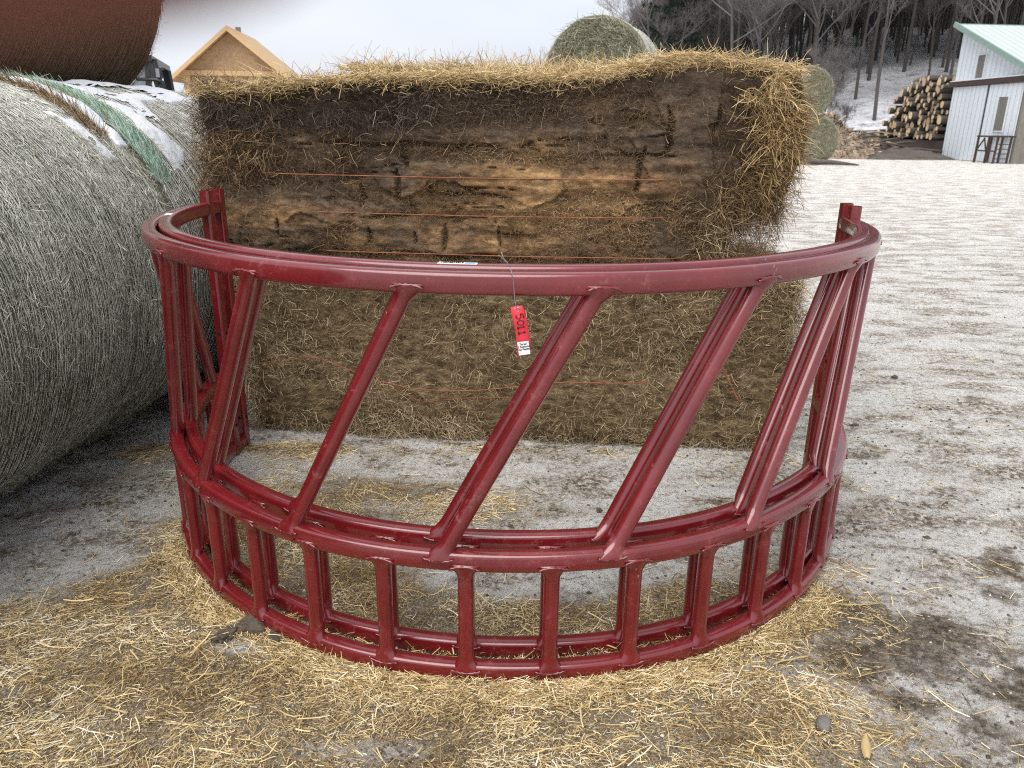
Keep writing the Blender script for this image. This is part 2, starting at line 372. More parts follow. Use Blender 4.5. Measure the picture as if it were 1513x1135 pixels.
def gh(x, y):
    x = np.asarray(x, float); y = np.asarray(y, float); P = np.c_[x.ravel(), y.ravel()]
    near = np.exp(-((P[:, 1] - 2.5) / 6) ** 2 - (P[:, 0] / 7) ** 2)
    z = fbm(P, 1.1, 3) * .03 + fbm(P, 7, 4, .6) * .022 * (.4 + near) + near * fbm(P, 24, 4, .65) * .014
    z = z - .006 + np.minimum(straw_d(P[:, 0], P[:, 1]), 1.2) * .010
    # wheel ruts on the right of the yard
    z = z + .03 * fbm(P * np.array([.35, 1.6]), 1.0, 3) * sst(1.5, 3.5, P[:, 0])
    # the hill behind
    hx = sst(-6, 46, P[:, 0] - .12 * (P[:, 1] - 60)); t = np.clip(P[:, 1] - 51, 0, 400)
    z = z + hx * (t * .20 * sst(0, 25, t)) * (1 - .35 * sst(70, 200, t)) + hx * fbm(P, .06, 3) * 3 * sst(3, 30, t)
    return z.reshape(x.shape)
xs = np.unique(np.round(np.r_[-np.geomspace(400, 4, 34), np.arange(-4, -2, .05), np.arange(-2.0, 2.2, .018), np.arange(2.2, 6, .06), np.geomspace(6, 30, 26), np.geomspace(31, 420, 50)], 4))
ys = np.unique(np.round(np.r_[-30, -12, -6, -3, -1.5, -.5, .2, np.arange(.7, 4.0, .018), np.arange(4, 9, .08), np.geomspace(9, 48, 46), np.geomspace(49, 130, 60), np.geomspace(135, 700, 30)], 4))
GX, GY = np.meshgrid(xs, ys); GZ = gh(GX, GY); nx, ny = len(xs), len(ys)
idx = np.arange(nx * ny).reshape(ny, nx)
F = np.stack([idx[:-1, :-1], idx[:-1, 1:], idx[1:, 1:], idx[1:, :-1]], -1).reshape(-1, 4)
Vg = np.stack([GX, GY, GZ], -1).reshape(-1, 3)
MUD2 = [(rng.uniform(.9, 4.0), 1.2 + rng.random() ** 1.4 * 5.5, rng.uniform(.03, .16), rng.uniform(.02, .07), rng.uniform(-.7, .3), rng.uniform(.25, .6)) for _ in range(60)] + [(rng.uniform(-1, 1), rng.uniform(2.0, 3.2), rng.uniform(.03, .12), rng.uniform(.02, .05), rng.uniform(-.7, .3), rng.uniform(.25, .5)) for _ in range(16)]
mud = .85 * gauss(Vg[:, 0], Vg[:, 1], MUD) + gauss(Vg[:, 0], Vg[:, 1], MUD2) - .5 * gauss(Vg[:, 0], Vg[:, 1], SNOWY) + .10 * (fbm(Vg[:, :2], .8, 3) + .1) * 2
g = mesh_np('ground', Vg, F, M['ground'], attrs={'mud': np.clip(mud, 0, 1), 'chaff': np.clip(straw_d(Vg[:, 0], Vg[:, 1]) * .62, 0, .8)})
tag(g, kind='structure')
g.data.materials.append(M['hill'])
cy = Vg[F, 1].mean(1); cx_ = Vg[F, 0].mean(1); mi = ((cy > 50.5 + fbm(np.c_[cx_, cy], .3, 2) * 4) & (cx_ > -10)).astype(np.int32)
g.data.polygons.foreach_set('material_index', mi); g.data.update()

# ------------------------------------------------------------------ ring feeder panels
ZT, ZM, ZB, RR = 1.055, .359, .030, 1.22
def ring_mesh(z, a0, a1, w=.044, h=.052, ends_up=0):
    n = 20; m = 130; V = []
    for i in range(m + 1):
        a = R_(a0 + (a1 - a0) * i / m); wob = .0015 * math.sin(a * 9)
        for k in range(n):
            t = 2 * math.pi * k / n; c, s = math.cos(t), math.sin(t); e = .5
            rr = RR + wob + math.copysign(abs(c) ** e, c) * w / 2; zz = z + math.copysign(abs(s) ** e, s) * h / 2
            V.append((rr * math.cos(a), rr * math.sin(a), zz))
    F = [(i * n + k, (i + 1) * n + k, (i + 1) * n + (k + 1) % n, i * n + (k + 1) % n) for i in range(m) for k in range(n)]
    F += [tuple(range(n)), tuple(range(m * n, (m + 1) * n))[::-1]]
    return V, F
def bar_mesh(a0, z0, a1, z1, r=.0215, lap=.0):
    """tube whose flattened, flared ends lap the outer face of the rings"""
    A = Vector((RR * math.cos(R_(a0)), RR * math.sin(R_(a0)), z0)); B = Vector((RR * math.cos(R_(a1)), RR * math.sin(R_(a1)), z1))
    d = (B - A).normalized(); L = (B - A).length; n = 18; V = []; st = [0, .004, .010, .018, .026, .036, .05, .08]
    ss = [s for s in st] + [L * .3, L * .5, L * .7] + [L - s for s in reversed(st)]
    for s in ss:
        e = min(s, L - s); f = 1 - min(e / .042, 1); f = f * f * (3 - 2 * f)
        P = A + d * s; out = Vector((P.x, P.y, 0)).normalized(); out = (out - d * out.dot(d)).normalized(); tn = d.cross(out).normalized()
        hw = r + .016 * f; hr = r - .009 * f; P = P + out * (.016 * f)
        for k in range(n):
            t = 2 * math.pi * k / n; c, sn = math.cos(t), math.sin(t)
            # the end edge is notched so that the corners reach further than the middle
            notch = (abs(c) ** 2) * .010 * f * (-1 if s < L / 2 else .2) + (.004 * f if s > L / 2 else 0)
            Q = P + tn * c * hw + out * sn * hr; mit = 1 - min(e / .03, 1)
            V.append(Q + d * (notch * .5 - mit * (Q.z - P.z) / d.z))
    m = len(ss)
    F = [(i * n + k, i * n + (k + 1) % n, (i + 1) * n + (k + 1) % n, (i + 1) * n + k) for i in range(m - 1) for k in range(n)]
    F += [tuple(range(n))[::-1], tuple(range((m - 1) * n, m * n))]
    mb = MB(); mb.V = [tuple(v) for v in V]; mb.F = F
    for E_, zz, sg in ((A, z0, -1), (B, z1, 1)):       # weld beads along the lapped ends
        o = Vector((E_.x, E_.y, 0)).normalized(); t = Vector((-o.y, o.x, 0)); c = E_ + o * .0255
        pts = [c + t * (.039 * q) + Vector((0, 0, -sg * .004 * q * q * 2 + .0012 * math.sin(q * 21 + a0))) for q in [k / 6 - 1 for k in range(13)]]
        mb.tube(pts, [.0022 + .0014 * abs(math.sin(k * 2.3 + a0)) for k in range(13)], 7)
    return mb.V, mb.F
def make_feeder(cx, cyy, off, label, e0=-189, e1=-5.5):
    t = empty('feeder_panel', (cx, cyy, .0)); tag(t, label, 'hay feeder', 'red half-ring hay feeder panels')
    for nm, z in (('top_rail', ZT), ('middle_rail', ZM), ('bottom_rail', ZB)):
        V, F = ring_mesh(z, e0, e1); mesh_py(nm, V, F, M['red'], t, True)
    for k in range(-4, 5):
        a = -97.8 + off + 20.1 * k; 
        if a < e0 + 2 or a + 17.5 > e1 - .5: continue
        V, F = bar_mesh(a, ZM + .004, a + 17.4, ZT - .004); mesh_py('slanted_bar', V, F, M['red'], t, True)
    for k in range(-9, 9):
        a = -94.8 + off * .7 + 10.15 * k
        if a < e0 + 3 or a > e1 - 3: continue
        V, F = bar_mesh(a, ZB + .008, a, ZM - .006, .0205); mesh_py('upright_bar', V, F, M['red'], t, True)
    for a, sgn in ((e0, -1), (e1, 1)):
        c = Vector((RR * math.cos(R_(a)), RR * math.sin(R_(a)), 0)); tn = Vector((-math.sin(R_(a)), math.cos(R_(a)), 0)) * sgn
        p = c + tn * .018; mb = MB(); o = c.normalized()
        hw = .021; pr = []
        for i in range(16):
            q = 2 * math.pi * (i + .5) / 16; cc, sn = math.cos(q), math.sin(q); e = .45
            pr.append(o * math.copysign(abs(cc) ** e, cc) * hw + tn * math.copysign(abs(sn) ** e, sn) * hw)
        V = [p + q + Vector((0, 0, .004)) for q in pr] + [p + q + Vector((0, 0, 1.125)) for q in pr]
        V += [p + q * .85 + Vector((0, 0, 1.125)) for q in pr] + [p + q * .85 + Vector((0, 0, 1.06)) for q in pr]
        F = [(j * 16 + i, j * 16 + (i + 1) % 16, (j + 1) * 16 + (i + 1) % 16, (j + 1) * 16 + i) for j in range(3) for i in range(16)] + [tuple(range(16))[::-1], tuple(range(48, 64))]
        post = mesh_py('end_post', V, F, M['red'], t, False)
        for zz in (.90, .55, .14):
            hb = MB()
            for sg in (1, -1):
                q = p - tn * 0 + o * (-1) * 0 + Vector((0, 0, zz)); hb.bar(q - o * (hw + .0012), q - o * (hw - .004), .013, n=12, up=(0, 0, 1))
                hb.bar(q - tn * sg * (hw + .0012), q - tn * sg * (hw - .004), .013, n=12)
            hb.build('bolt_hole_shade', M['hole'], post)  # dark discs standing in for the shade inside the bolt holes
    return t
f1 = make_feeder(-.008, 2.885, 0, 'front one of two nested red feeder half rings, with the red tag hanging from it')
f2 = make_feeder(.002, 2.982, -0.9, 'rear one of two nested red feeder half rings, white sticker on its top rail')
# sticker on the rear panel's top rail
def on_ring(a0, a1, z0, z1, rr, mat, name, parent, dz=0, n=10):
    V = []; 
    for i in range(n + 1):
        a = R_(a0 + (a1 - a0) * i / n)
        for (dr, z) in ((rr[0], z0), (rr[1], z1)): V.append((dr * math.cos(a), dr * math.sin(a), z))
        for (dr, z) in ((rr[0] , z0 - .001), (rr[1], z1 - .001)): V.append((dr * math.cos(a), dr * math.sin(a), z))
    F = []
    for i in range(n):
        b = i * 4; c = b + 4
        F += [(b, c, c + 1, b + 1), (b + 2, b + 3, c + 3, c + 2), (b, b + 2, c + 2, c), (b + 1, c + 1, c + 3, b + 3)]
    F += [(0, 1, 3, 2), (n * 4, n * 4 + 2, n * 4 + 3, n * 4 + 1)]
    return mesh_py(name, V, F, mat, parent)
st = on_ring(-98.3, -94.0, ZT + .0262, ZT + .0262, (RR - .010, RR + .012), M['white'], 'sticker', f2)
on_ring(-95.3, -94.3, ZT + .0276, ZT + .0276, (RR - .004, RR + .007), M['blue'], 'printed_mark', st)
mbk = MB()
for i in range(11):
    a = R_(-97.9 + i * .23); w = .0010 + .0006 * (i % 3)
    c = Vector((math.cos(a), math.sin(a), 0)); 
    mbk.bar(c * (RR - .004) + Vector((0, 0, ZT + .0268)), c * (RR + .004) + Vector((0, 0, ZT + .0268)), w * 2, .0008)
mbk.build('lettering', M['ink'], st)
# pale wear mark / second sticker at the left end of the rear panel
on_ring(-166.5, -164.2, ZT + .0262, ZT + .0262, (RR - .008, RR + .014), M['white'], 'sticker', f2)

# ------------------------------------------------------------------ red tag on its wire
def text_mesh(name, txt, size, mat, parent, mw, ext=.0002):
    cu = bpy.data.curves.new(name, 'FONT'); cu.body = txt; cu.size = size; cu.extrude = ext; cu.align_x = 'CENTER'; cu.align_y = 'CENTER'; cu.space_line = .95
    if name == 'handwritten_number': cu.offset = .0003
    else: cu.offset = .00012
    ob = bpy.data.objects.new(name, cu); COL.objects.link(ob)
    dg = bpy.context.evaluated_depsgraph_get(); me = bpy.data.meshes.new_from_object(ob.evaluated_get(dg)); bpy.data.objects.remove(ob)
    me.materials.clear(); me.materials.append(mat)
    o = bpy.data.objects.new(name, me); COL.objects.link(o); o.parent = parent; o.matrix_local = mw; return o
tg = empty('paper_tag', (.006, 1.632, 1.022)); tag(tg, 'small red tag with black number 5011 hanging by wire from the front top rail', 'tag')
tilt = R_(9)
TR = Matrix.Rotation(-tilt, 4, 'Y'); tw, th = .029, .113
V = []; F = []; nn = 14
def tagc(s, u):   # u 0..1 down, s -.5...5
    x = s * tw + .004 * math.sin(u * 3.0) ; y = -.003 * math.sin(u * 5.5); return x, y, -.010 - u * th
for side in (0, 1):
    for i in range(nn + 1):
        for s in (-.5, 0, .5):
            cut = .28 if i == 0 and s else 0
            x, y, z = tagc(s * (1 - cut * .5), i / nn); V.append((x, y + side * .0005, z))
Q = (nn + 1) * 3
for i in range(nn):
    for j in (0, 1):
        a = i * 3 + j; F += [(a, a + 3, a + 4, a + 1), (a + Q, a + 1 + Q, a + 4 + Q, a + 3 + Q)]
for i in range(nn):
    for j in (0, 2):
        a = i * 3 + j; F.append((a, a + Q, a + 3 + Q, a + 3))
F += [(0, 1, 1 + Q, Q), (1, 2, 2 + Q, 1 + Q), (nn * 3, nn * 3 + Q, nn * 3 + 1 + Q, nn * 3 + 1), (nn * 3 + 1, nn * 3 + 1 + Q, nn * 3 + 2 + Q, nn * 3 + 2)]
card = mesh_py('card', V, F, M['tagred'], tg, True); card.matrix_local = TR
Rx = Matrix.Rotation(R_(90), 4, 'X')
x, y, z = tagc(0, .80)
lb = MB().box((x - .0125, -.0062, -.010 - th * .965), (x + .0125, -.0050, -.010 - th * .70)).build('printed_label', M['white'], tg); lb.matrix_local = TR
text_mesh('printed_text', 'Tarter\n2 Sections\nHay Feeder', .0062, M['ink'], lb, Matrix.Translation((x, -.0066, z)) @ Rx)
hn = MB()      # strokes of a felt pen; u runs to the right of the writing (down the tag), v is up (to the right of the tag)
def pen(*P): hn.tube([(.003 + v, tagc(0, (-u + .010) / -th * -1 if 0 else (u - .010) / th)[1] - .0012, -u) for u, v in P], .0013, 6, .5)
pen((.0365, .0085), (.0275, .0085), (.0270, .0020), (.0300, .0035), (.0345, .0030), (.0375, -.0010), (.0370, -.0050), (.0330, -.0075), (.0290, -.0065))
pen(*[(.0465 + .0052 * math.cos(k * math.pi / 8), .0005 + .0072 * math.sin(k * math.pi / 8)) for k in range(17)])
for u in (.0575, .0700): pen((u - .0035, .0045), (u, .0085), (u, -.0065)); pen((u - .0040, -.0068), (u + .0040, -.0066))
hn.build('handwritten_number', M['ink'], tg, True).matrix_local = TR
gm = MB(); gp = [(.0035 * math.cos(q) + .002, -.0012, -.018 + .0045 * math.sin(q)) for q in [k * math.pi / 8 for k in range(17)]]
gm.tube(gp, .0012, 6).build('eyelet', M['wire'], tg, True).matrix_local = TR
wp = [(.002, -.0012, -.016), (.000, -.001, -.006), (-.002, .001, .004), (-.004, .005, .025), (-.007, .006, .05), (-.009, .012, .062), (-.013, .022, .07), (-.018, .03, .078), (-.026, .03, .085), (-.034, .03, .093), (-.04, .028, .096)]
wr = MB(); wr.tube(wp, .0008, 6); wr.tube([(-.013, .022, .07), (-.02, .024, .082), (-.028, .028, .090), (-.033, .03, .104)], .0007, 6); wr.build('wire', M['wire'], tg, True)

# ------------------------------------------------------------------ square bales
BR = R_(-4.4)
def rounded_box(w, d, hh, step, rc=.05):
    """dense closed box, origin at the middle of its base; returns V, F, N"""
    keys = {}; V = []; Nn = []; F = []
    nu = [max(2, int(round(s / step))) for s in (w, d, hh)]; ax = [np.linspace(-w/2, w/2, nu[0]+1), np.linspace(-d/2, d/2, nu[1]+1), np.linspace(0, hh, nu[2]+1)]
    Vs = []; Fs = []; off = 0
    for a in range(3):
        b, c = (a + 1) % 3, (a + 2) % 3
        for sgn in (0, 1):
            B, C = np.meshgrid(np.arange(nu[b] + 1), np.arange(nu[c] + 1), indexing='ij')
            I = np.zeros(B.shape + (3,), int); I[..., b] = B; I[..., c] = C; I[..., a] = sgn * nu[a]
            n = B.shape; ii = np.arange(B.size).reshape(n) + off; q = np.stack([ii[:-1, :-1], ii[1:, :-1], ii[1:, 1:], ii[:-1, 1:]], -1).reshape(-1, 4)
            Fs.append(q if sgn else q[:, ::-1]); Vs.append(I.reshape(-1, 3)); off += B.size
    I = np.concatenate(Vs); F = np.concatenate(Fs); key = (I[:, 0] * 100003 + I[:, 1]) * 100003 + I[:, 2]
    u, first, inv = np.unique(key, return_index=True, return_inverse=True); I = I[first]; F = inv.ravel()[F]
    P = np.stack([ax[k][I[:, k]] for k in range(3)], 1)
    lo = np.array([-w/2 + rc, -d/2 + rc, rc]); hi = np.array([w/2 - rc, d/2 - rc, hh - rc]); C = np.clip(P, lo, hi); Nn = nrm(P - C); P2 = C + Nn * rc
    return P2, F, Nn
def smooth_normals(P, Nn): return Nn
W_, D_, H_ = 2.48, 1.2, .79
def put(o, c): o.location = c; o.rotation_euler = (0, 0, BR); return o
def face_pts(n, w, d, hh, faces, sh=0):
    """random points and normals on chosen faces of a box: f front, b back, l, r, t"""
    area = {'f': w * hh, 'b': w * hh, 'l': d * hh, 'r': d * hh, 't': w * d}; tot = sum(area[k] * v for k, v in faces.items()); P = []; Q = []
    for k, v in faces.items():
        m = int(n * area[k] * v / tot); a = rng.random(m); b = rng.random(m)
        if k in 'fb': s = -1 if k == 'f' else 1; P.append(np.c_[(a - .5) * w, np.full(m, s * d / 2), b * hh]); Q.append(np.tile([0, s, 0], (m, 1)))
        elif k in 'lr': s = -1 if k == 'l' else 1; P.append(np.c_[np.full(m, s * w / 2), (a - .5) * d, b * hh]); Q.append(np.tile([s, 0, 0], (m, 1)))
        else: P.append(np.c_[(a - .5) * w, (b - .5) * d, np.full(m, hh)]); Q.append(np.tile([0, 0, 1], (m, 1)))
    return np.concatenate(P), np.concatenate(Q).astype(float)

# lower bale: grey-brown hay, shaggy all over
lowc = (.045, 3.265 + .6, 0)
P, F, Nn = rounded_box(W_ - .03, D_ - .03, H_ - .01, .03, .07)
P = P + Nn * ((fbm(P, 5, 4) * .10 + fbm(P, 1.6, 2) * .09) * np.where(P[:, 2] < .1, .3, 1))[:, None]
low = empty('square_bale', lowc, BR); tag(low, 'grey-brown lower square hay bale on the ice, seen through the red feeder bars', 'hay bale', 'stacked square hay bales')
mesh_np('bale_core', P, F, M['sq_low'], low)
Ps, Ns = face_pts(88000, W_, D_, H_, {'f': 1., 'r': .8, 'l': .5, 't': .25})
bul = (fbm(Ps, 5, 4) * .10 + fbm(Ps, 1.6, 2) * .09); Ps = Ps + Ns * (bul[:, None] - .035 + .02 * rng.random((len(Ps), 1)))
flow = np.c_[fbm(Ps, 3, 2), fbm(Ps + 7, 3, 2), fbm(Ps + 19, 3, 2)] * 2.2
D = rng.normal(size=Ps.shape) * .8 + flow; D = D - Ns * (D * Ns).sum(1, keepdims=True) * .75
strands('loose_hay', Ps, D, rng.uniform(.02, .09, len(Ps)), rng.uniform(.0009, .0028, len(Ps)), 4, 1.3, .2, .35, M['hay'], low, rnd=np.clip(rng.random(len(Ps)) * .85 + fbm(Ps, 2.4, 3) * .5 + .17, 0, 1))
def twine(name, pts, r, parent, mat=M['twine']): return MB().tube(pts, r, 6).build(name, mat, parent, True)
def low_front(pxy):   # a point in the lower bale's own space from x along the face and z
    return [(x, -D_ / 2 - y, z) for x, z, y in pxy]
twine('twine', low_front([(-1.15, .33, .03), (-1.0, .37, .04), (-.9, .39, .03), (-.75, .345, .045), (-.6, .29, .05), (-.45, .262, .05), (-.3, .255, .055), (-.15, .262, .05), (0, .283, .05), (.12, .305, .055), (.25, .315, .045), (.45, .315, .04), (.6, .32, .02)]), .0022, low)
twine('twine', low_front([(.84, .56, .03), (.875, .50, .045), (.90, .43, .05), (.94, .35, .05), (.985, .27, .05), (1.0, .25, .05)]), .0042, low)
twine('twine', low_front([(-.55, .262, .05), (-.4, .20, .05), (-.15, .23, .05), (.0, .235, .05), (.05, .24, .04)]), .0013, low)

# upper bale: rotten, cracked, with straw on top
upc = (-.055, 3.285 + .6, .795)
P, F, Nn = rounded_box(W_ - .04, D_, H_ - .03, .0068, .045)
x, z = P[:, 0], P[:, 2]; front = sst(.6, .9, -Nn[:, 1])
warp = np.c_[x + .16 * fbm(P, 3.3, 4), z + .16 * fbm(P + 5, 3.3, 4)]
c1, id1 = cells(warp * np.array([1., 1.9]), 3.6)
w1 = .04 * (.25 + 2.2 * np.clip(fbm(P, 3.1, 3) + .22, 0, 1)); crack = (1 - sst(w1 * .2, w1 * .8, c1)) * front * sst(.07, .14, fbm(P + 3, 3.2, 3)) * .7
lay = fbm(np.c_[x * 1.1, x * 0, z * 13 + .8 * fbm(P, 2.5, 3)], 1.0, 4, .55); lin = np.abs(lay - .02); crack = np.maximum(crack, (1 - sst(.003, .013, lin)) * front * sst(-.02, .10, fbm(P + 9, 4.5, 3)) * .85)
# vertical splits and horizontal partings between the flakes of hay
for zl, x0, x1, wd in ((.505, -.75, .10, .006), (.050, -.95, .25, .011), (.31, -.3, .15, .004), (.47, .45, .80, .005), (.645, .12, .32, .010), (.60, -1.0, -.75, .005), (.215, -.6, .0, .003)):
    zz = z - zl - .05 * fbm(np.c_[x, x * 0, x * 0], 6, 4); tp = sst(x0, x0 + .12, x) * (1 - sst(x1 - .12, x1, x)); crack = np.maximum(crack, (1 - sst(wd * .4 * tp, wd * 1.9 * tp + 1e-5, np.abs(zz))) * front * (tp > 0))
for xl, z0, z1, wd in ((-.90, .10, .22, .006), (-.62, .40, .55, .007), (-.56, .24, .36, .010), (-.40, .26, .42, .010), (-.26, .27, .38, .009), (-.36, .40, .52, .010), (-.52, .08, .18, .008), (-.18, .06, .20, .010), (-.30, .08, .16, .006), (.06, .09, .20, .005), (.72, .46, .66, .012), (.62, .30, .52, .008), (.9, .55, .68, .006), (.5, .12, .25, .005)):
    xx = x - xl - .10 * fbm(np.c_[z, z * 0 + xl * 3, z * 0], 7, 4); tp = sst(z0, z0 + .04, z) * (1 - sst(z1 - .05, z1, z)); crack = np.maximum(crack, (1 - sst(wd * .4 * tp, wd * 1.7 * tp + 1e-5, np.abs(xx))) * front * (tp > 0))
crack = np.clip(crack, 0, 1)
holes = sst(.22, .34, fbm(P * np.array([1, 1, 1.8]), 3.5, 3)) * front
shaggy_l = np.clip(gauss(x, z, [(-1.05, .48, .13, .15, 0, 1.3), (-.98, .7, .15, .08, 0, 1.0), (-.22, .63, .42, .055, .03, 1.5), (-.62, .46, .10, .14, 0, 1.0), (1.20, .35, .12, .5, 0, 1.3), (.92, .02, .09, .22, 0, 1.0), (.98, .35, .08, .1, 0, .5), (0, -.02, 1.2, .03, 0, .5)]), 0, 1) * front
dsp = fbm(P, 4, 5, .55) * .07 + (id1 - .5) * .030 * front * (1 - shaggy_l) - crack * .022 - holes * .015 + fbm(P, 1.3, 2) * .06 - shaggy_l * .012 + np.abs(fbm(P, 18, 3)) * .03 + fbm(P * np.array([.6, 1, 1.5]), 34, 3) * .018 * front + lay * .06 * front * (1 - shaggy_l)
P = P + Nn * dsp[:, None]
# the right end is broken away underneath, so the top overhangs
P[:, 2] -= .05 * sst(.5, 1.1, -x) * sst(.5, .75, z)
nib = sst(.55, 1.0, x) * (1 - sst(.24, .34, z)); P[:, 0] -= nib * .25; P[:, 0] += .05 * sst(.9, 1.2, x) * sst(.35, .5, z) * (1 - sst(.6, .75, z))
P[:, 0] += .07 * sst(.9, 1.1, -x) * (1 - sst(.2, .6, z)) * .5
P[:, 2] += (.03 * sst(.2, .9, x) + .045 * np.exp(-((x - .78) / .3) ** 2)) * sst(.6, .8, z) + .05 * fbm(P, 2.2, 3) * sst(.7, .78, z)
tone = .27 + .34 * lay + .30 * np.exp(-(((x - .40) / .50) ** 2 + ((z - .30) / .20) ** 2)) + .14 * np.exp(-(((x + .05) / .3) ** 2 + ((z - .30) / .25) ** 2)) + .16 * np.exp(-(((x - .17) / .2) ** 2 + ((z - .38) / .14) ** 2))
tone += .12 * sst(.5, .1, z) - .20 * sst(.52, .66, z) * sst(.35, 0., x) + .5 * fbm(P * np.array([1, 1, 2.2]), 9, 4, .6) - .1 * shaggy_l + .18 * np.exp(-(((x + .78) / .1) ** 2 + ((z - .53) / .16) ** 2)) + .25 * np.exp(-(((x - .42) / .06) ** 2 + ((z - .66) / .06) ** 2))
upb = empty('square_bale', upc, BR); tag(upb, 'dark rotten cracked upper square bale with golden straw on top and a shaggy right end', 'hay bale', 'stacked square hay bales')
mesh_np('bale_core', P, F, M['sq_top'], upb, attrs={'tone': np.clip(tone, 0, 1), 'crack': np.clip(crack * .72 + holes * .25, 0, 1)})
# loose tufts on the face, where it is shaggy
Ps, Ns = face_pts(95000, W_ + .03, D_, H_ - .02, {'f': 1.})
x, z = Ps[:, 0], Ps[:, 2]
sh = np.clip(gauss(x, z, [(-1.05, .48, .13, .15, 0, 1.3), (-1.2, .3, .06, .3, 0, .7), (-.22, .63, .42, .05, .03, 1.3), (-.62, .46, .08, .13, 0, .6), (1.18, .35, .11, .5, 0, 1.2), (.92, .02, .09, .24, 0, 1.0), (.98, .38, .08, .1, 0, .5), (0, -.02, 1.2, .025, 0, .4)]), 0, 1)
k = rng.random(len(Ps)) < sh * (.6 + 1.6 * fbm(Ps, 6, 2)) * .36 + .008; k &= ~((x > 1.0) & (z < .25)); Ps = Ps[k]; Ns = Ns[k]; x = Ps[:, 0]; z = Ps[:, 2]
Ps = Ps + Ns * rng.uniform(-.04, .035, (len(Ps), 1)) + Ns * (fbm(Ps, 1.3, 2) * .06)[:, None]
D = rng.normal(size=Ps.shape); D[:, 2] -= .35; D = D - Ns * (D * Ns).sum(1, keepdims=True) * .6 + Ns * .15
Pf, Nf = face_pts(85000, W_ - .08, D_, H_ - .04, {'f': 1.}); Pf = Pf + Nf * ((fbm(Pf, 1.3, 2) * .06 + fbm(Pf, 4, 5, .55) * .07)[:, None] + rng.uniform(-.02, .012, (len(Pf), 1)))
Df = rng.normal(size=Pf.shape) * np.array([1, .25, .75]); strands('pressed_hay', Pf, Df, rng.uniform(.005, .028, len(Pf)), rng.uniform(.0009, .0024, len(Pf)), 2, .8, .1, .2, M['hay_brown'], upb, rnd=np.clip(.08 + .6 * rng.random(len(Pf)) + 1.0 * fbm(Pf, 5, 3) - .15 * (Pf[:, 2] > .5) + .25 * np.exp(-(((Pf[:, 0] - .4) / .5) ** 2 + ((Pf[:, 2] - .3) / .2) ** 2)), 0, 1))
dark = (x < .6) & (z > .56); rn = rng.random(len(Ps))
for nm, kk, mt in (('loose_hay', dark, M['hay_dark']), ('loose_hay', ~dark, M['hay_brown'])):
    strands(nm, Ps[kk], D[kk], rng.uniform(.025, .085, kk.sum()), rng.uniform(.001, .0028, kk.sum()), 4, 1.2, .3, .3, mt, upb, rnd=rn[kk])
# crisp straw on top
m = 30000; Pt = np.c_[(rng.random(m) - .5) * (W_ - .04), (rng.random(m) ** 1.35 - .5) * D_, np.full(m, H_ - .045)]
Pt[:, 2] += .03 * sst(.2, .9, Pt[:, 0]) + .045 * np.exp(-((Pt[:, 0] - .78) / .3) ** 2) - .05 * sst(.5, 1.1, -Pt[:, 0]) + .04 * fbm(Pt, 3, 3) + rng.random(m) ** 2 * .03 + .012
D = rng.normal(size=Pt.shape) * np.array([1, .8, .20]); D[:, 2] += .02
strands('straw_top', Pt, D, rng.uniform(.025, .095, m), rng.uniform(.0015, .0038, m), 4, .9, .08, .15, M['gold'], upb, rnd=np.clip(.35 + .65 * rng.random(m), 0, 1))
m = 520; Pt = np.c_[(rng.beta(1.6, 1.1, m) - .5) * (W_ - .05), (rng.random(m) - .5) * D_, np.full(m, H_ - .01)]
D = rng.normal(size=Pt.shape) * np.array([1, .7, .35]); D[:, 2] = np.abs(D[:, 2]) + .28
strands('straw_fringe', Pt, D, rng.uniform(.06, .19, m), rng.uniform(.0018, .0034, m), 6, 1.5, .25, .15, M['gold'], upb, rnd=.4 + .6 * rng.random(m))
# fringe that falls over the front edge and the right end
m = 3300; a = rng.random(m); Pt = np.c_[(a - .5) * (W_ - .05), -D_ / 2 + rng.uniform(-.03, .05, m), H_ - .030 + rng.normal(size=m) * .010]
Pt[:, 2] += .03 * sst(.2, .9, Pt[:, 0]) + .045 * np.exp(-((Pt[:, 0] - .78) / .3) ** 2) - .05 * sst(.5, 1.1, -Pt[:, 0]); Pt[:, 2] -= (rng.random(m) ** 4) * .05
D = rng.normal(size=Pt.shape) * np.array([1, .5, .26]) + np.array([0, -.10, .02])
strands('straw_fringe', Pt, D, rng.uniform(.015, .065, m), rng.uniform(.0013, .0030, m), 5, 1.3, .2, .25, M['gold'], upb, rnd=np.clip(rng.random(m) * .9, 0, 1))
m = 22000; b = rng.random(m) ** .7; yy = rng.uniform(-.5, .5, m) * D_; yy[:m // 2] = -D_ / 2 + rng.random(m // 2) ** 1.5 * .35 - .03
Pt = np.c_[W_ / 2 - .13 + .09 * np.sin(b * 3.0) + .16 * fbm(np.c_[b * 1.3, yy, b * 0], 5, 3) + rng.normal(size=m) * .02 - .16 * rng.random(m) ** 2 * (b < .9), yy, .30 + b * .47]
D = rng.normal(size=Pt.shape) * .8 + np.array([.22, -.2, -.2])
strands('shaggy_end', Pt, D, rng.uniform(.03, .03 + .12 * rng.random(m), m), rng.uniform(.0014, .0036, m), 6, 1.5, .8, .3, M['gold'], upb, rnd=np.clip(rng.random(m) * .8 + .5 * (b - .62) - .9 * np.clip(-fbm(Pt, 5, 3), 0, 1), 0, 1))
m = 2600; Pt = np.c_[rng.uniform(.92, 1.20, m), -D_ / 2 + rng.uniform(-.03, .4, m), rng.uniform(.24, .36, m)]
D = rng.normal(size=Pt.shape) * .7 + np.array([.25, -.1, -.5])
strands('hanging_hay', Pt, D, rng.uniform(.05, .2, m), rng.uniform(.001, .0022, m), 6, 1.6, .6, .35, M['hay_brown'], upb, rnd=rng.random(m))
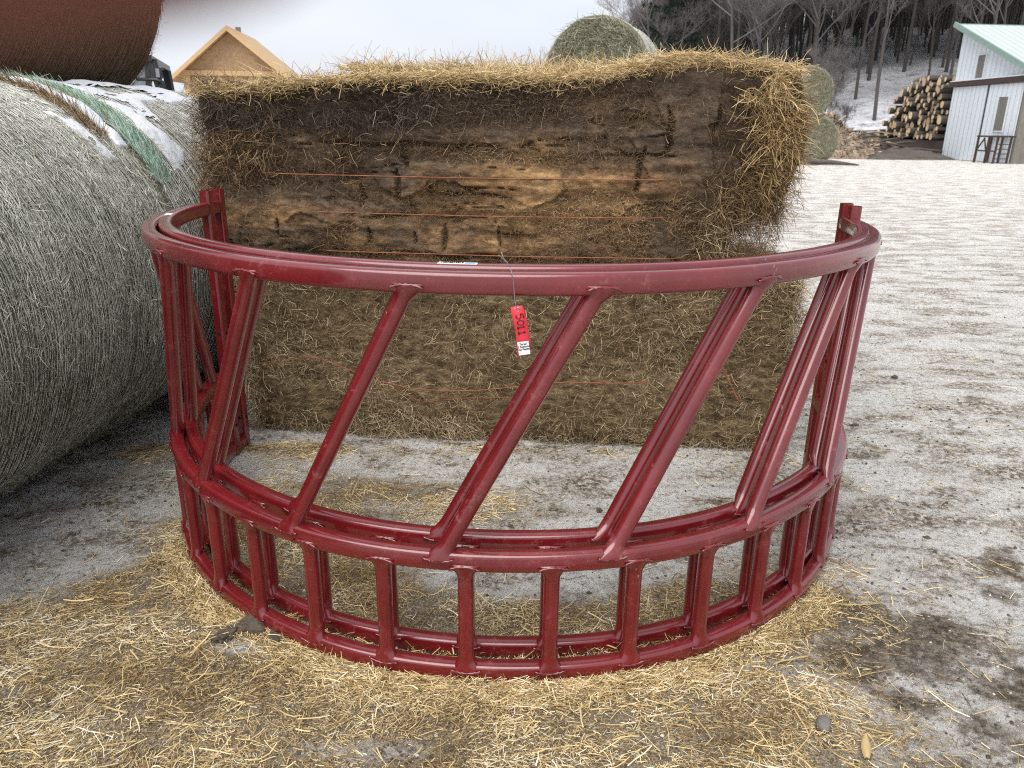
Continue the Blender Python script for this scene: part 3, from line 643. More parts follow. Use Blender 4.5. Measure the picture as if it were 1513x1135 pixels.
m = 13000; Pt = np.c_[.90 + .04 * rng.normal(size=m) + .08 * rng.random(m) ** 2, -D_ / 2 + rng.random(m) * .9, rng.uniform(-.02, .30, m)]
D = rng.normal(size=Pt.shape) * .8 + np.array([.3, -.3, -.2])
strands('loose_hay', Pt, D, rng.uniform(.04, .13, m), rng.uniform(.0012, .003, m), 5, 1.5, .5, .3, M['hay'], upb, rnd=.2 + .8 * rng.random(m))
# left end tufts
m = 9000; Pt = np.c_[-W_ / 2 + .02 + rng.normal(size=m) * .018, -D_ / 2 + rng.random(m) * D_ * .8, rng.random(m) * .76]
D = rng.normal(size=Pt.shape) * .8 + np.array([-.35, -.2, -.2])
strands('loose_hay', Pt, D, rng.uniform(.025, .08, m), rng.uniform(.0012, .003, m), 4, 1.4, .5, .3, M['hay_brown'], upb)
def tw_up(z, x0, x1, r=.0024):
    pts = [(x0 + (x1 - x0) * i / 14, -D_ / 2 - .030 - .004 * math.sin(i) - (.0 if 0 < i < 14 else -.05), z - .006 * math.sin(math.pi * i / 14)) for i in range(15)]
    return twine('twine', pts, r, upb)
tw_up(.385, -1.0, .80); tw_up(.232, -.92, .76); tw_up(.068, -.80, .85)
# two more bales behind carry the higher straw ridge
for (zc, nm) in ((0, 'hidden lower square bale in the back row behind the grey-brown one'), (.795, 'upper square bale of the back row, only its straw top showing')):
    P, F, Nn = rounded_box(W_ - .42, D_, H_ + (.09 if zc else 0), .04, .07); P = P + Nn * (fbm(P, 4, 4) * .09)[:, None]
    b = empty('square_bale', (.10, 5.12, zc), BR); tag(b, nm, 'hay bale', 'stacked square hay bales'); mesh_np('bale_core', P, F, M['sq_low'], b)
    if zc:
        m = 12000; Pt = np.c_[(rng.random(m) - .5) * (W_ - .42), (rng.random(m) - .5) * D_, np.full(m, H_ + .07)]; Pt[:, 2] += .07 * fbm(Pt, 3, 3) + .03 * rng.random(m)
        D = rng.normal(size=Pt.shape) * np.array([1, .8, .35]); D[:, 2] += .12
        strands('straw_top', Pt, D, rng.uniform(.05, .17, m), rng.uniform(.002, .0045, m), 4, .9, .2, .15, M['gold'], b, rnd=.25 + .75 * rng.random(m))

# ------------------------------------------------------------------ round bales
def round_bale(name, loc, ang, r, L, core, label, group, nstr=0, smat=None, netmat=None, pitch=.013, netarc=(-60, 130), detail=1, end_str=0, end_mat=None, tight=.16):
    """axis along local y, origin at the middle"""
    t = empty(name, loc, -ang); tag(t, label, 'hay bale', group)
    na, nl = int(110 * detail), int(46 * detail); pr = []
    for i in range(8): pr.append((r * i / 8 * .97, -L / 2 - .02 * math.cos(i / 8 * 1.5)))
    ed = .05
    for i in range(6): q = math.pi / 2 * i / 5; pr.append((r - ed + ed * math.sin(q), -L / 2 + ed - ed * math.cos(q)))
    for i in range(1, nl): pr.append((r, -L / 2 + ed + (L - 2 * ed) * i / nl))
    pr = pr + [(a, -b) for a, b in pr[:14][::-1]]; pr = np.array(pr)
    A = np.linspace(0, 2 * np.pi, na, endpoint=False); V = np.stack([pr[None, :, 0] * np.cos(A)[:, None], np.broadcast_to(pr[None, :, 1], (na, len(pr))), pr[None, :, 0] * np.sin(A)[:, None]], -1).reshape(-1, 3)
    rad = nrm(V * np.array([1, 0, 1])); amt = sst(.3, .9, np.hypot(V[:, 0], V[:, 2]) / r)
    V = V + rad * (amt * (fbm(V * np.array([1, 2.2, 1]), 2.2, 4) * .05 + .015 * fbm(V * np.array([0, 1, 0]), 9, 3)))[:, None]; V[:, 1] += fbm(V + 9, 5, 4) * .05 * (1 - amt * .6)
    m = len(pr); i, j = np.meshgrid(np.arange(na), np.arange(m - 1), indexing='ij'); i2 = (i + 1) % na
    F = np.stack([i * m + j, i * m + j + 1, i2 * m + j + 1, i2 * m + j], -1).reshape(-1, 4)
    mesh_np('bale_body', V, F, core, t)
    def surf(y, a, dr=0):
        Q = np.c_[r * np.cos(a), y, r * np.sin(a)]; n = np.c_[np.cos(a), a * 0, np.sin(a)]
        return Q + n * (fbm(Q * np.array([1, 2.2, 1]), 2.2, 4) * .05 + .015 * fbm(Q * np.array([0, 1, 0]), 9, 3) + dr)[:, None], n
    if nstr:
        y = (rng.random(nstr) - .5) * L * .98; a = rng.uniform(R_(netarc[0] - 8), R_(netarc[1]), nstr); Q, n = surf(y, a, .002); Q += n * (rng.random((nstr, 1)) ** 3) * .012
        tn = np.c_[-np.sin(a), a * 0, np.cos(a)]; D = -tn * np.sign(rng.random((nstr, 1)) - .3) + rng.normal(size=Q.shape) * np.array([.45, 1., .45]) * (.4 + 1.6 * rng.random((nstr, 1)) ** 2); D = D - n * (D * n).sum(1, keepdims=True) * .9
        rn = np.clip(rng.random(nstr) * .85 + .3 * np.sin(a) + .55 * fbm(Q * np.array([1, 1.5, 1]), 3, 3), 0, 1)
        strands('loose_hay', Q, D, rng.uniform(.012, .07, nstr), rng.uniform(.0009, .0024, nstr), 3, .7, .1, .2, smat, t, rnd=rn)
    if netmat:
        ns = 90; a0, a1 = R_(netarc[0]), R_(netarc[1]); Vn = []; Fn = []; ys = np.arange(-L / 2 + .03, L / 2 - .03, pitch); ys = ys + rng.normal(size=len(ys)) * pitch * .28
        a = np.linspace(a0, a1, ns); base = 0; segs = []
        for y0 in ys:
            yw = y0 + .010 * fbm(np.c_[a * 3, a * 0 + y0 * 9, a * 0], 1.5, 3); Q, n = surf(yw, a, .007 + .003 * rng.random()); w = .0008 * (0.6 + .7 * rng.random())
            ee = np.array([0, 1, 0.]); V3 = np.stack([Q + ee * w, Q - ee * w, Q + n * w * 1.3], 1)
            segs.append(V3.reshape(-1, 3))
        Vn = np.concatenate(segs); ids = np.arange(len(ys))[:, None, None, None] * ns * 3 + np.arange(ns - 1)[None, :, None, None] * 3; j = np.arange(3)[None, None, :, None]
        q = np.concatenate([ids + j, ids + (j + 1) % 3, ids + 3 + (j + 1) % 3, ids + 3 + j], 3).reshape(-1, 4)
        mesh_np('net_wrap', Vn, q, netmat, t, smooth=False)
    if end_str:
        rr = r * np.sqrt(rng.random(end_str)) * .97; a = rng.random(end_str) * 2 * np.pi; sg = np.where(rng.random(end_str) < .8, -1, 1)
        Q = np.c_[rr * np.cos(a), sg * (L / 2 + .015 + .02 * rng.random(end_str)), rr * np.sin(a)]; D = np.c_[-np.sin(a), a * 0, np.cos(a)] + rng.normal(size=(end_str, 3)) * np.array([.7, .25, .7])
        strands('end_hay', Q, D, rng.uniform(.05, .22, end_str) * (r / .78), rng.uniform(.003, .008, end_str), 4, 1.0, 0, .25, end_mat, t)
    return t, surf
BA = math.atan2(.13968, .9902); dv = Vector((.13968, .9902, 0)); ev = Vector((.9902, -.13968, 0))
def rowpt(t, lat=-2.602, z=.755): return ev * lat + dv * t + Vector((0, 0, z))
RB, LB = .775, 1.5
b1, s1 = round_bale('round_bale', rowpt(3.02 - LB / 2), BA, RB, LB, M['round'], 'huge grey net-wrapped round bale at the left edge, nearest the camera', 'round bales in the left row', 95000, M['hay_grey'], M['net'], .0105, (-62, 118), 1.6)
b2, s2 = round_bale('round_bale', rowpt(3.07 + .62, -2.64, .757), BA, RB, 1.24, M['round'], 'second grey round bale of the left row, with green net edge and snow', 'round bales in the left row', 26000, M['hay_grey'], M['net'], .0125, (-62, 118), 1.3)
b3, s3 = round_bale('round_bale', rowpt(1.5 - LB / 2 - .02, -2.61, .757), BA, RB, LB, M['round'], 'grey round bale at the near end of the left row, beside the photographer', 'round bales in the left row', 0, None, None)
# green net edge on the second bale and brown hay at the seam
def patch(name, surf, y0f, y1f, a0, a1, thick, mat, parent, na=150, ny=30, base=.003, rough=.006, lumps=0):
    """a thin solid layer lying on a bale between two arcs y0(a), y1(a)"""
    a = np.linspace(R_(a0), R_(a1), na); V = []
    for i, aa in enumerate(a):
        f = i / (na - 1); ya, yb = y0f(f), y1f(f)
        w = np.linspace(0, 1, ny); yy = ya + (yb - ya) * w
        prof = np.sin(np.pi * w) ** .35 * np.sin(np.pi * min(max(f, 0.0), 1)) ** .25
        Q, n = surf(yy, np.full(ny, aa), 0); top = Q + n * (base + prof * thick * (1 + lumps * (fbm(Q, 9, 3)) * 2) + 0)[:, None]; V.append(np.concatenate([top, Q + n * (base - .012)]))
    V = np.concatenate(V); k = 2 * ny; F = []
    for i in range(na - 1):
        for j in range(ny - 1):
            p = i * k + j; F += [(p, p + 1, p + k + 1, p + k), (p + ny, p + k + ny, p + k + ny + 1, p + ny + 1)]
        p = i * k; F += [(p, p + k, p + k + ny, p + ny), (p + ny - 1, p + 2 * ny - 1, p + k + 2 * ny - 1, p + k + ny - 1)]
    for i in (0, na - 1):
        for j in range(ny - 1): p = i * k + j; F.append((p, p + ny, p + ny + 1, p + 1))
    F = np.array(F); cc = V[F].mean(1); hole = fbm(cc, 9, 4, .6) < -.085
    return mesh_np(name, V, F[~hole], mat, parent)
def wob(f, s, a): return a * float(fbm(np.array([[f * 9 + s, s, 0.]]), 1, 3)[0])
# positions along each bale: second bale local y = t - 3.69 ; first = t - 2.27
m = 6000; a = rng.uniform(R_(28), R_(95), m); Q, n = s2(-.60 + .17 * rng.random(m) ** 1.3 * (.35 + .7 * np.sin(a)) + .03 * fbm(np.c_[a * 4, a * 0, a * 0], 1, 3), a, .006)
tn = np.c_[-np.sin(a), a * 0, np.cos(a)]
strands('green_net_edge', Q, tn + rng.normal(size=Q.shape) * .22, rng.uniform(.02, .08, m), rng.uniform(.0012, .003, m), 3, .4, 0, .1, M['net_green'], b2)
m = 2400; a = rng.uniform(R_(44), R_(92), m); Q, n = s1(.605 + .09 * rng.random(m) ** .8, a, .004)
strands('brown_hay', Q, np.c_[-np.sin(a), a * 0, np.cos(a)] + rng.normal(size=Q.shape) * .3, rng.uniform(.04, .12, m), rng.uniform(.0015, .003, m), 3, .5, 0, .15, M['hay_brown'], b1)
def snowp(label, surf, par, *a, **k):
    o = patch('snow', surf, *a, M['snow'], None, lumps=.8, **k); bpy.context.view_layer.update(); o.matrix_world = par.matrix_world.copy(); tag(o, label, 'snow', kind='stuff'); return o
bpy.context.view_layer.update()
snowp('strip of snow in the seam on top of the nearest grey round bale', s1, b1, lambda f: .70 + wob(f, 1, .05), lambda f: .765 + .03 * f + wob(f, 5, .03), 42, 104, .022)
snowp('thin streak of snow lower on the nearest grey round bale', s1, b1, lambda f: .585 - .10 * f ** .5 + wob(f, 3, .03), lambda f: .635 - .06 * f + wob(f, 8, .03), 38, 64, .014)
snowp('long snow tongue running down the second round bale', s2, b2, lambda f: -.42 + .05 * f + wob(f, 2, .09), lambda f: -.30 + .30 * f + wob(f, 6, .13), 32, 80, .014)
snowp('broad snow cap on the second round bale', s2, b2, lambda f: -.50 + wob(f, 4, .08), lambda f: .50 + wob(f, 9, .2), 66, 112, .020)
# the bale lying on top of the row
b4, s4 = round_bale('round_bale', rowpt(4.5 - .80, -3.42, 2.16), BA, .775, 1.6, M['round_tan'], 'brown round bale lying on top of the left row, at the upper left corner', 'round bales in the left row', 30000, M['hay_tan'], M['net_tan'], .016, (-130, 60), 1.3)
b5, s5 = round_bale('round_bale', rowpt(3.02 - LB / 2, -4.18, .757), BA, RB, LB, M['round'], 'round bale of the second row behind the nearest grey one, holding up the top bale', 'round bales in the left row')

# round bales behind and far right
pa = R_(19)
def rb_far(loc, ang, r, L, label, n=5000, ends=9000, grp='green round bales behind the square bales'):
    return round_bale('round_bale', loc, ang, r, L, M['round_green'], label, grp, n, M['hay_grey'], M['net'], .03, (-20, 190), 1, ends, M['hay_green'])
rb_far((1.40, 12.9, 2.11), pa, .785, 1.35, 'green round bale peeking above the golden straw of the square bales')
for sx in (-.84, .84): rb_far((1.40 + sx * math.cos(pa), 12.9 - sx * math.sin(pa), .775), pa, .785, 1.35, ('left' if sx < 0 else 'right') + ' one of two ground bales carrying the green round bale', 0, 1500)
rb_far((11.75, 32.3, .90), R_(2), .93, 1.4, 'green round bale on the snow beside the square bale, lower of two', 2500, 5000, 'pair of round bales beyond the yard')
rb_far((11.30, 32.2, 2.68), R_(2), .90, 1.4, 'green round bale sitting on another one beside the shaggy bale end', 2500, 5000, 'pair of round bales beyond the yard')

# ------------------------------------------------------------------ straw scattered on the ground
def litter(name, n, thr, lo, hi, wl, wh, lift, mat, label, flat=.10):
    x = rng.uniform(-2.8, 2.8, n); y = rng.uniform(1.0, 4.6, n) ; d = straw_d(x, y)
    P2 = np.c_[x, y]; d = np.minimum(d, 1.1) * (.45 + 4.2 * (fbm(P2, 4.5, 5, .68) + .11)) + .9 * fbm(P2, 15, 3) * np.clip(d, 0, .8)
    k = rng.random(n) < np.clip(d - thr, 0, 1) ** 1.3 * 1.2
    u, v = px(np.c_[x, y, x * 0]); k &= (v < 1250) & (u > -120) & (u < 1640); x, y, d = x[k], y[k], d[k]
    z = gh(x, y) + .002 + rng.random(len(x)) ** 2 * lift * np.clip(d, .3, 1.3)
    fl = fbm(np.c_[x, y], 2.2, 2) * 7 + rng.normal(size=len(x)) * .8 + (rng.random(len(x)) < .3) * rng.random(len(x)) * 6
    D = np.c_[np.cos(fl), np.sin(fl), rng.normal(size=len(x)) * flat]
    L = rng.uniform(lo, hi, len(x)) * (.5 + .8 * rng.random(len(x)) ** 1.5)
    Pq = np.c_[x, y, z] - D * L[:, None] * .5; Pq[:, 2] = np.maximum(Pq[:, 2], gh(Pq[:, 0], Pq[:, 1]) + .001)
    o = strands(name, Pq, D, L, rng.uniform(wl, wh, len(x)) * (.6 + .4 * rng.random(len(x))), 3, .55, 0, .16, mat, taper=.85, rnd=np.clip(rng.random(len(x)) * .85 + 1.1 * fbm(np.c_[x, y], 6, 3) + .08, 0, 1))
    tag(o, label, 'straw', kind='stuff'); return len(x)
n1 = litter('straw_litter', 560000, .22, .004, .034, .0008, .0026, .016, M['litter'], 'short broken golden straw littered over the dirty ice')
n = 15000; a = rng.uniform(R_(-152), R_(-38), n); rr = 1.243 + np.abs(rng.normal(size=n)) * .045; x = -.008 + rr * np.cos(a); y = 2.885 + rr * np.sin(a); k = rng.random(n) < np.clip(straw_d(x, y) * 1.2 - .15 + 1.5 * fbm(np.c_[x, y], 5, 3), 0, 1); x, y, a, rr = x[k], y[k], a[k], rr[k]
D = np.c_[-np.sin(a), np.cos(a), a * 0] * np.sign(rng.normal(size=(len(x), 1))) + rng.normal(size=(len(x), 3)) * np.array([.6, .6, .12])
o = strands('straw_drift', np.c_[x, y, gh(x, y) + .003 + .012 * rng.random(len(x)) * np.clip(1 - (rr - 1.243) / .08, 0, 1)], D, rng.uniform(.01, .06, len(x)), rng.uniform(.001, .0032, len(x)), 3, .6, .1, .15, M['litter']); tag(o, 'straw gathered in a low drift against the front bottom rail', 'straw', kind='stuff')
n2 = litter('straw_stalks', 34000, .20, .02, .10, .0016, .0046, .026, M['litter'], 'longer golden straw stalks lying on the short straw', .14)
# thin scatter everywhere on the ice
n = 5200; x = rng.uniform(-2.6, 3.4, n); y = 1 + rng.random(n) ** 1.5 * 5; k = fbm(np.c_[x, y], 1.5, 3) > -.06; x, y = x[k], y[k]; a = rng.random(len(x)) * 6.3
o = strands('scattered_stalks', np.c_[x, y, gh(x, y) + .003], np.c_[np.cos(a), np.sin(a), a * 0 + .03], rng.uniform(.015, .09, len(x)) , rng.uniform(.0012, .003, len(x)), 2, .2, 0, .05, M['litter'], taper=.85); tag(o, 'sparse single straws scattered over the icy yard', 'straw', kind='stuff')
print('straw', n1, n2)
# a few big single stalks
for (x0, y0, x1, y1, w, lab) in ((.86, 2.02, 1.13, 2.02, .0032, 'long thin straw lying on the ice right of the feeder'), (.72, 1.735, .83, 1.775, .0050, 'thick pale straw piece right of the feeder, near the dark mud'), (-.83, 1.63, -.75, 1.66, .004, 'broad short straw left of the feeder')):
    pp = [(x0 + (x1 - x0) * i / 6, y0 + (y1 - y0) * i / 6 + .004 * math.sin(i), float(gh(np.array([x0 + (x1 - x0) * i / 6]), np.array([y0]))[0]) + .012) for i in range(7)]
    o = MB().tube(pp, w / 1.6, 6, .5).build('straw_stalk', M['husk'], None, True); tag(o, lab, 'straw')

def lump(name, x, y, r, sq, mat, label, cat, grp=None, rz=0, s=3, lift=.25, amp=1.3):
    P, F, Nn = rounded_box(2, 2, 2, .14, .98); P = P - np.array([0, 0, 1]); P = P * (1 + amp * fbm(P * s * .35 + x * 7, 2, 4) + amp * .5 * fbm(P + x * 3, 3.5, 3))[:, None] * np.array([1.25, .85, sq]) * r
    o = mesh_np(name, P, F, mat); o.location = (x, y, float(gh(np.array([x]), np.array([y]))[0]) + r * sq * lift); o.rotation_euler = (0, 0, rz); tag(o, label, cat, grp); return o
lump('stone', .765, 1.505, .021, .8, M['stone'], 'smooth grey pebble in the straw at the lower right', 'stone', rz=1.2, lift=.8, amp=.15)
lump('dung_clod', -.735, 1.87, .042, .55, M['clod'], 'largest dark dung clod beside the front feeder rail, between straw stalks', 'clod', 'dung clods beside the feeder', 0)
lump('dung_clod', -.80, 1.82, .026, .6, M['clod'], 'small dark dung clod left of the largest one', 'clod', 'dung clods beside the feeder', 1)
lump('dung_clod', -.655, 1.815, .026, .6, M['clod'], 'frosty dung clod touching the bottom rail of the feeder', 'clod', 'dung clods beside the feeder', 2)
lump('dung_clod', -.97, 1.79, .012, .7, M['clod'], 'tiny dark clod alone in the straw left of the others', 'clod', 'dung clods beside the feeder', 2)
for i, (q, w, r) in enumerate([(.28, 2.28, .010), (-.17, 2.92, .013), (.34, 2.62, .011), (1.70, 3.55, .014), (2.25, 4.3, .02), (2.5, 3.1, .012), (1.5, 2.45, .010), (1.48, 4.4, .016), (1.25, 1.9, .010)]):
    lump('ice_clod', q, w, r, .6, M['clod'], 'dark frozen dirt lump frozen onto the icy yard', 'clod', 'dirt lumps frozen on the yard', i)
# crumbs of ice and frozen dirt over the yard
def crumbs(name, n, lo, hi, mat, label, cat, f):
    x = rng.uniform(-2.6, 4.2, n); y = 1.0 + rng.random(n) ** 1.6 * 6; k = f(x, y) > rng.random(n); x, y = x[k], y[k]; n = len(x)
    rr = lo + (hi - lo) * rng.random(n) ** 3; U = np.array([(1, 0, 0), (0, 1, 0), (-1, 0, 0), (0, -1, 0), (.3, .2, .8), (-.1, -.2, -.6)])
    V = U[None] * rr[:, None, None] * rng.uniform(.55, 1.4, (n, 6, 3)); a = rng.random(n) * 6.3; c, s_ = np.cos(a)[:, None], np.sin(a)[:, None]
    V = np.stack([V[..., 0] * c - V[..., 1] * s_, V[..., 0] * s_ + V[..., 1] * c, V[..., 2]], -1) + np.stack([x, y, gh(x, y) + rr * .25], -1)[:, None]
    T = np.array([(0, 1, 4), (1, 2, 4), (2, 3, 4), (3, 0, 4), (1, 0, 5), (2, 1, 5), (3, 2, 5), (0, 3, 5)]); F = (T[None] + (np.arange(n) * 6)[:, None, None]).reshape(-1, 3)
    o = mesh_np(name, V.reshape(-1, 3), F, mat, smooth=False); tag(o, label, cat, kind='stuff')
mn = lambda x, y: gauss(x, y, MUD)
crumbs('ice_crumbs', 24000, .0015, .0055, M['ice'], 'pale crumbs of ice and snow over the whole yard', 'ice', lambda x, y: .25 + .6 * (fbm(np.c_[x, y], 3, 3) > 0))
crumbs('dirt_crumbs', 30000, .0015, .009, M['clod'], 'dark crumbs of frozen dirt over the yard', 'dirt', lambda x, y: .10 + 1.2 * np.clip(fbm(np.c_[x, y], 4, 3), 0, 1) + .8 * mn(x, y))
# corn husk leaf
V = []; F = []
for i in range(9):
    f = i / 8; w = .011 * math.sin(math.pi * (.12 + .8 * f)) ** .8
    for j in range(5):
        s = j / 4 - .5; V.append((s * 2 * w, f * .065, .006 * (1 - (2 * s) ** 2) + .006 * f))
for i in range(9):
    for j in range(5): a = V[i * 5 + j]; V.append((a[0], a[1], a[2] - .001))
for i in range(8):
    for j in range(4): a = i * 5 + j; F += [(a, a + 1, a + 6, a + 5), (a + 45, a + 50, a + 51, a + 46)]
    F += [(i * 5, i * 5 + 5, i * 5 + 50, i * 5 + 45), (i * 5 + 4, i * 5 + 49, i * 5 + 54, i * 5 + 9)]
hk = mesh_py('corn_husk', V, F, M['husk'], None, True); hk.location = (.825, 1.40, float(gh(np.array([.825]), np.array([1.42]))[0]) + .014); hk.rotation_euler = (.1, .1, R_(-18)); tag(hk, 'dry yellow corn husk leaf right of the pebble', 'husk')

exec_bg = True
# ------------------------------------------------------------------ shed, house, tractor, logs
def mk(name, mat, parent, *boxes): 
    mb = MB()
    for lo, hi in boxes: mb.box(lo, hi)
    return mb.build(name, mat, parent)
# white metal shed.  local frame: origin at left base corner A, +x into the building, -y towards the camera along the gable wall
A = Vector((21.05, 39.5)); B = Vector((21.5, 34.8)); wl = (A - B).length; rzs = math.atan2((A - B).x, (A - B).y) * -1
sh = empty('metal_shed', (A.x, A.y, 0), rzs); tag(sh, 'white ribbed metal shed with pale green roof at the right edge', 'shed')
def poly(name, pts, x0, x1, mat, parent):   # polygon in (y,z), extruded in x
    n = len(pts); V = [(x0, y, z) for y, z in pts] + [(x1, y, z) for y, z in pts]
    F = [tuple(range(n)), tuple(range(n, 2 * n))[::-1]] + [(i, n + i, n + (i + 1) % n, (i + 1) % n) for i in range(n)]
    return mesh_py(name, V, F, mat, parent)
poly('end_wall', [(0, -.2), (0, 5.75), (-wl, 3.85), (-wl, -.2)], 0, .12, M['siding'], sh)
poly('end_wall', [(0.0, -.2), (0, 5.75), (-wl, 3.85), (-wl, -.2)], 11, 11.12, M['siding'], sh)
mk('side_wall', M['greywood'], sh, ((-.02, -wl - .12, -.2), (11.12, -wl - .001, 3.8)))
mk('side_wall', M['siding'], sh, ((0, .001, -.2), (11.12, .12, 5.7)))
poly('sliding_door', [(-.05, .02), (-.05, 3.28), (-2.45, 3.28), (-2.45, .02)], -.10, -.03, M['siding'], sh)
poly('sliding_door', [(-2.62, .02), (-2.62, 3.28), (-wl + .03, 3.28), (-wl + .03, .02)], -.10, -.03, M['siding'], sh)
poly('door_gap_shade', [(-2.45, .0), (-2.45, 3.3), (-2.62, 3.3), (-2.62, .0)], -.06, -.005, M['black'], sh)  # black strip standing in for the shade between the two doors
tr = poly('door_track', [(.12, 3.30), (.12, 3.52), (-wl - .1, 3.56), (-wl - .1, 3.34)], -.22, -.003, M['rust'], sh)
poly('snow_ledge', [(.12, 3.525), (.12, 3.56), (-wl - .1, 3.60), (-wl - .1, 3.565)], -.24, -.02, M['snow'], tr)
poly('louvre_window', [(-1.35, 3.62), (-1.35, 4.60), (-1.85, 4.60), (-1.85, 3.62)], -.03, -.002, M['slats'], sh)
poly('louvre_window', [(-3.42, 1.35), (-3.42, 2.75), (-4.0, 2.75), (-4.0, 1.35)], -.13, -.102, M['slats'], sh)
dy = -wl - .35
rf = MB(); rise = lambda y: 5.98 + y * (1.98 / wl)
V = [(xx, y, rise(y) + dz) for xx in (-.4, 11.5) for y in (.25, dy) for dz in (-.10, 0)]
rf.add(V, [(0, 1, 3, 2), (4, 6, 7, 5), (0, 4, 5, 1), (2, 3, 7, 6), (1, 5, 7, 3), (0, 2, 6, 4)]); ro = rf.build('roof', M['roofing'], sh)
tm = MB(); tm.bar((-.42, .27, rise(.25) - .02), (-.42, dy - .02, rise(dy) - .02), .09, .22); tm.build('rake_trim', M['green_trim'], ro)
mk('fascia', M['white'], sh, ((-.38, dy - .06, rise(dy) - .30), (11.5, dy + .0, rise(dy) - .06)))
mk('ridge_cap', M['green_trim'], ro, ((-.42, .20, 6.03), (11.5, .34, 6.10)))
for y0, y1, z0, z1, x in ((-1.85, -1.35, 3.62, 4.60, -.045), (-4.0, -3.42, 1.35, 2.75, -.145)):
    mb = MB(); mb.box((x, y0 - .05, z0 - .05), (x + .04, y1 + .05, z0)); mb.box((x, y0 - .05, z1), (x + .04, y1 + .05, z1 + .05)); mb.box((x, y0 - .05, z0), (x + .04, y0, z1)); mb.box((x, y1, z0), (x + .04, y1 + .05, z1)); mb.build('window_frame', M['siding'], sh)
    for k in range(4): mk('louvre_slat', M['greywood'], sh, ((x + .004, y0 + .03 + k * (y1 - y0) / 4, z0), (x + .012, y0 + .07 + k * (y1 - y0) / 4, z1)))
# rusty rack standing before the shed
rk = empty('steel_rack', (20.95, 35.2, 0), rzs); tag(rk, 'rusty brown steel frame rack standing before the white shed wall', 'rack')
L0, L1 = .75, -.75
mk('top_rail', M['rust'], rk, ((-.35, L1 - .25, 1.08), (-.27, L0 + .05, 1.15)), ((.27, L1, 1.08), (.35, L0, 1.15)))
for y in (L0, .05, L1 + .25):
    for xx in (-.31, .31): MB().bar((xx, y, 0), (xx, y - .03, 1.08), .07).build('leg', M['rust'], rk)
mk('lower_rail', M['rust'], rk, ((-.335, L1 + .2, .48), (-.285, L0, .54)))
for y0, y1 in ((L0, .3), (.3, -.1)): MB().bar((-.31, y0, .5 if y0 == L0 else .98), (-.31, y1, 1.05 if y0 == L0 else .02), .045).build('brace', M['rust'], rk)
for k in range(4): MB().bar((-.31, L1 + .22 + .0, .2 + .2 * k), (.31, L1 + .22, .2 + .2 * k), .035).build('rung', M['rust'], rk)

# plywood house under construction.  Face towards the camera.
hY = 45.; hs_ = empty('plywood_house', (-15.35, hY, 0), R_(6)); tag(hs_, 'unfinished board-clad gable house in the distance left of the straw', 'house')
hw, ez, pz = 2.62, 3.85, 6.05
def polyx(name, pts, y0, y1, mat, parent):
    n = len(pts); V = [(x, y0, z) for x, z in pts] + [(x, y1, z) for x, z in pts]
    F = [tuple(range(n))[::-1], tuple(range(n, 2 * n))] + [(i, (i + 1) % n, n + (i + 1) % n, n + i) for i in range(n)]
    return mesh_py(name, V, F, mat, parent)
polyx('gable_wall', [(-hw, 0), (hw, 0), (hw, ez), (0, pz - .12), (-hw, ez)], 0, 6, M['osb'], hs_)
for sg in (-1, 1):
    rp = polyx('roof', [(0, pz - .06), (sg * (hw + .62), ez - .50), (sg * (hw + .62), ez - .34), (0, pz + .10)][::sg], -.7, 6.5, M['wood'], hs_)
    polyx('rake_board', [(0, pz - .16), (sg * (hw + .64), ez - .60), (sg * (hw + .64), ez - .36), (0, pz + .08)][::sg], -.76, -.703, M['wood'], rp)
mk('tie_beam', M['wood'], hs_, ((-hw - .1, -.12, ez - .16), (hw + .1, -.003, ez + .10)))
for xx in (-hw, hw - .30): mk('corner_board', M['wood'], hs_, ((xx - .02, -.08, 0), (xx + .32, -.004, ez - .162)))
for zz in (2.75, 3.3): mk('batten', M['wood'], hs_, ((-hw + .32, -.02, zz), (hw - .32, -.003, zz + .03)))
mk('vent_pipe', M['greywood'], hs_, ((-.25, 2.5, pz - .2), (-.0, 2.75, pz + .35)))
lw = mk('board_stack', M['wood'], None, ((-16.9, 41.0, 0), (-13.5, 42.8, 2.72)), ((-17.4, 41.6, 0), (-16.9, 42.6, 2.55))); tag(lw, 'low pile of pale boards below the plywood house', 'lumber')

# dark tractor behind the round bales
tY = 9.0; tr = empty('tractor', (-4.3, tY + .4, 0)); tag(tr, 'black tractor with side mirror, mostly hidden behind the round bales', 'tractor')
cab = MB()
cab.bar((.62, -.60, 1.2), (.50, -.60, 1.68), .10, .07, r1=.9); cab.bar((.50, -.60, 1.66), (.445, -.60, 1.99), .075, .06); cab.bar((-.75, -.6, 1.1), (-.65, -.6, 1.99), .09)
cab.bar((.02, .9, 1.1), (-.05, .9, 1.97), .08); cab.bar((-.75, .9, 1.1), (-.65, .9, 1.97), .08)
cab.bar((.34, -.60, 1.3), (.40, -.60, 1.97), .05); cab.box((-.78, -.62, .6), (.62, .98, 1.30)); cab.build('cab_frame', M['black'], tr)
V = [(-.72, -.66, 1.97), (.47, -.66, 1.97), (-.02, .95, 1.96), (-.72, .95, 1.96)]
mesh_py('cab_roof', V + [(x, y, z + .06) for x, y, z in V], [(3, 2, 1, 0), (4, 5, 6, 7)] + [(i, (i + 1) % 4, 4 + (i + 1) % 4, 4 + i) for i in range(4)], M['black'], tr)
mk('windscreen', M['glass'], tr, ((-.64, -.575, 1.31), (.40, -.565, 1.96)))
mk('body', M['black'], tr, ((-.6, -1.9, .5), (.45, -.64, 1.25)))
mr = MB(); mr.box((.495, -.72, 1.80), (.565, -.66, 1.905)); mi_ = mr.build('mirror', M['black'], tr); mk('mirror_glass', M['glass'], mi_, ((.522, -.725, 1.81), (.560, -.721, 1.895)))
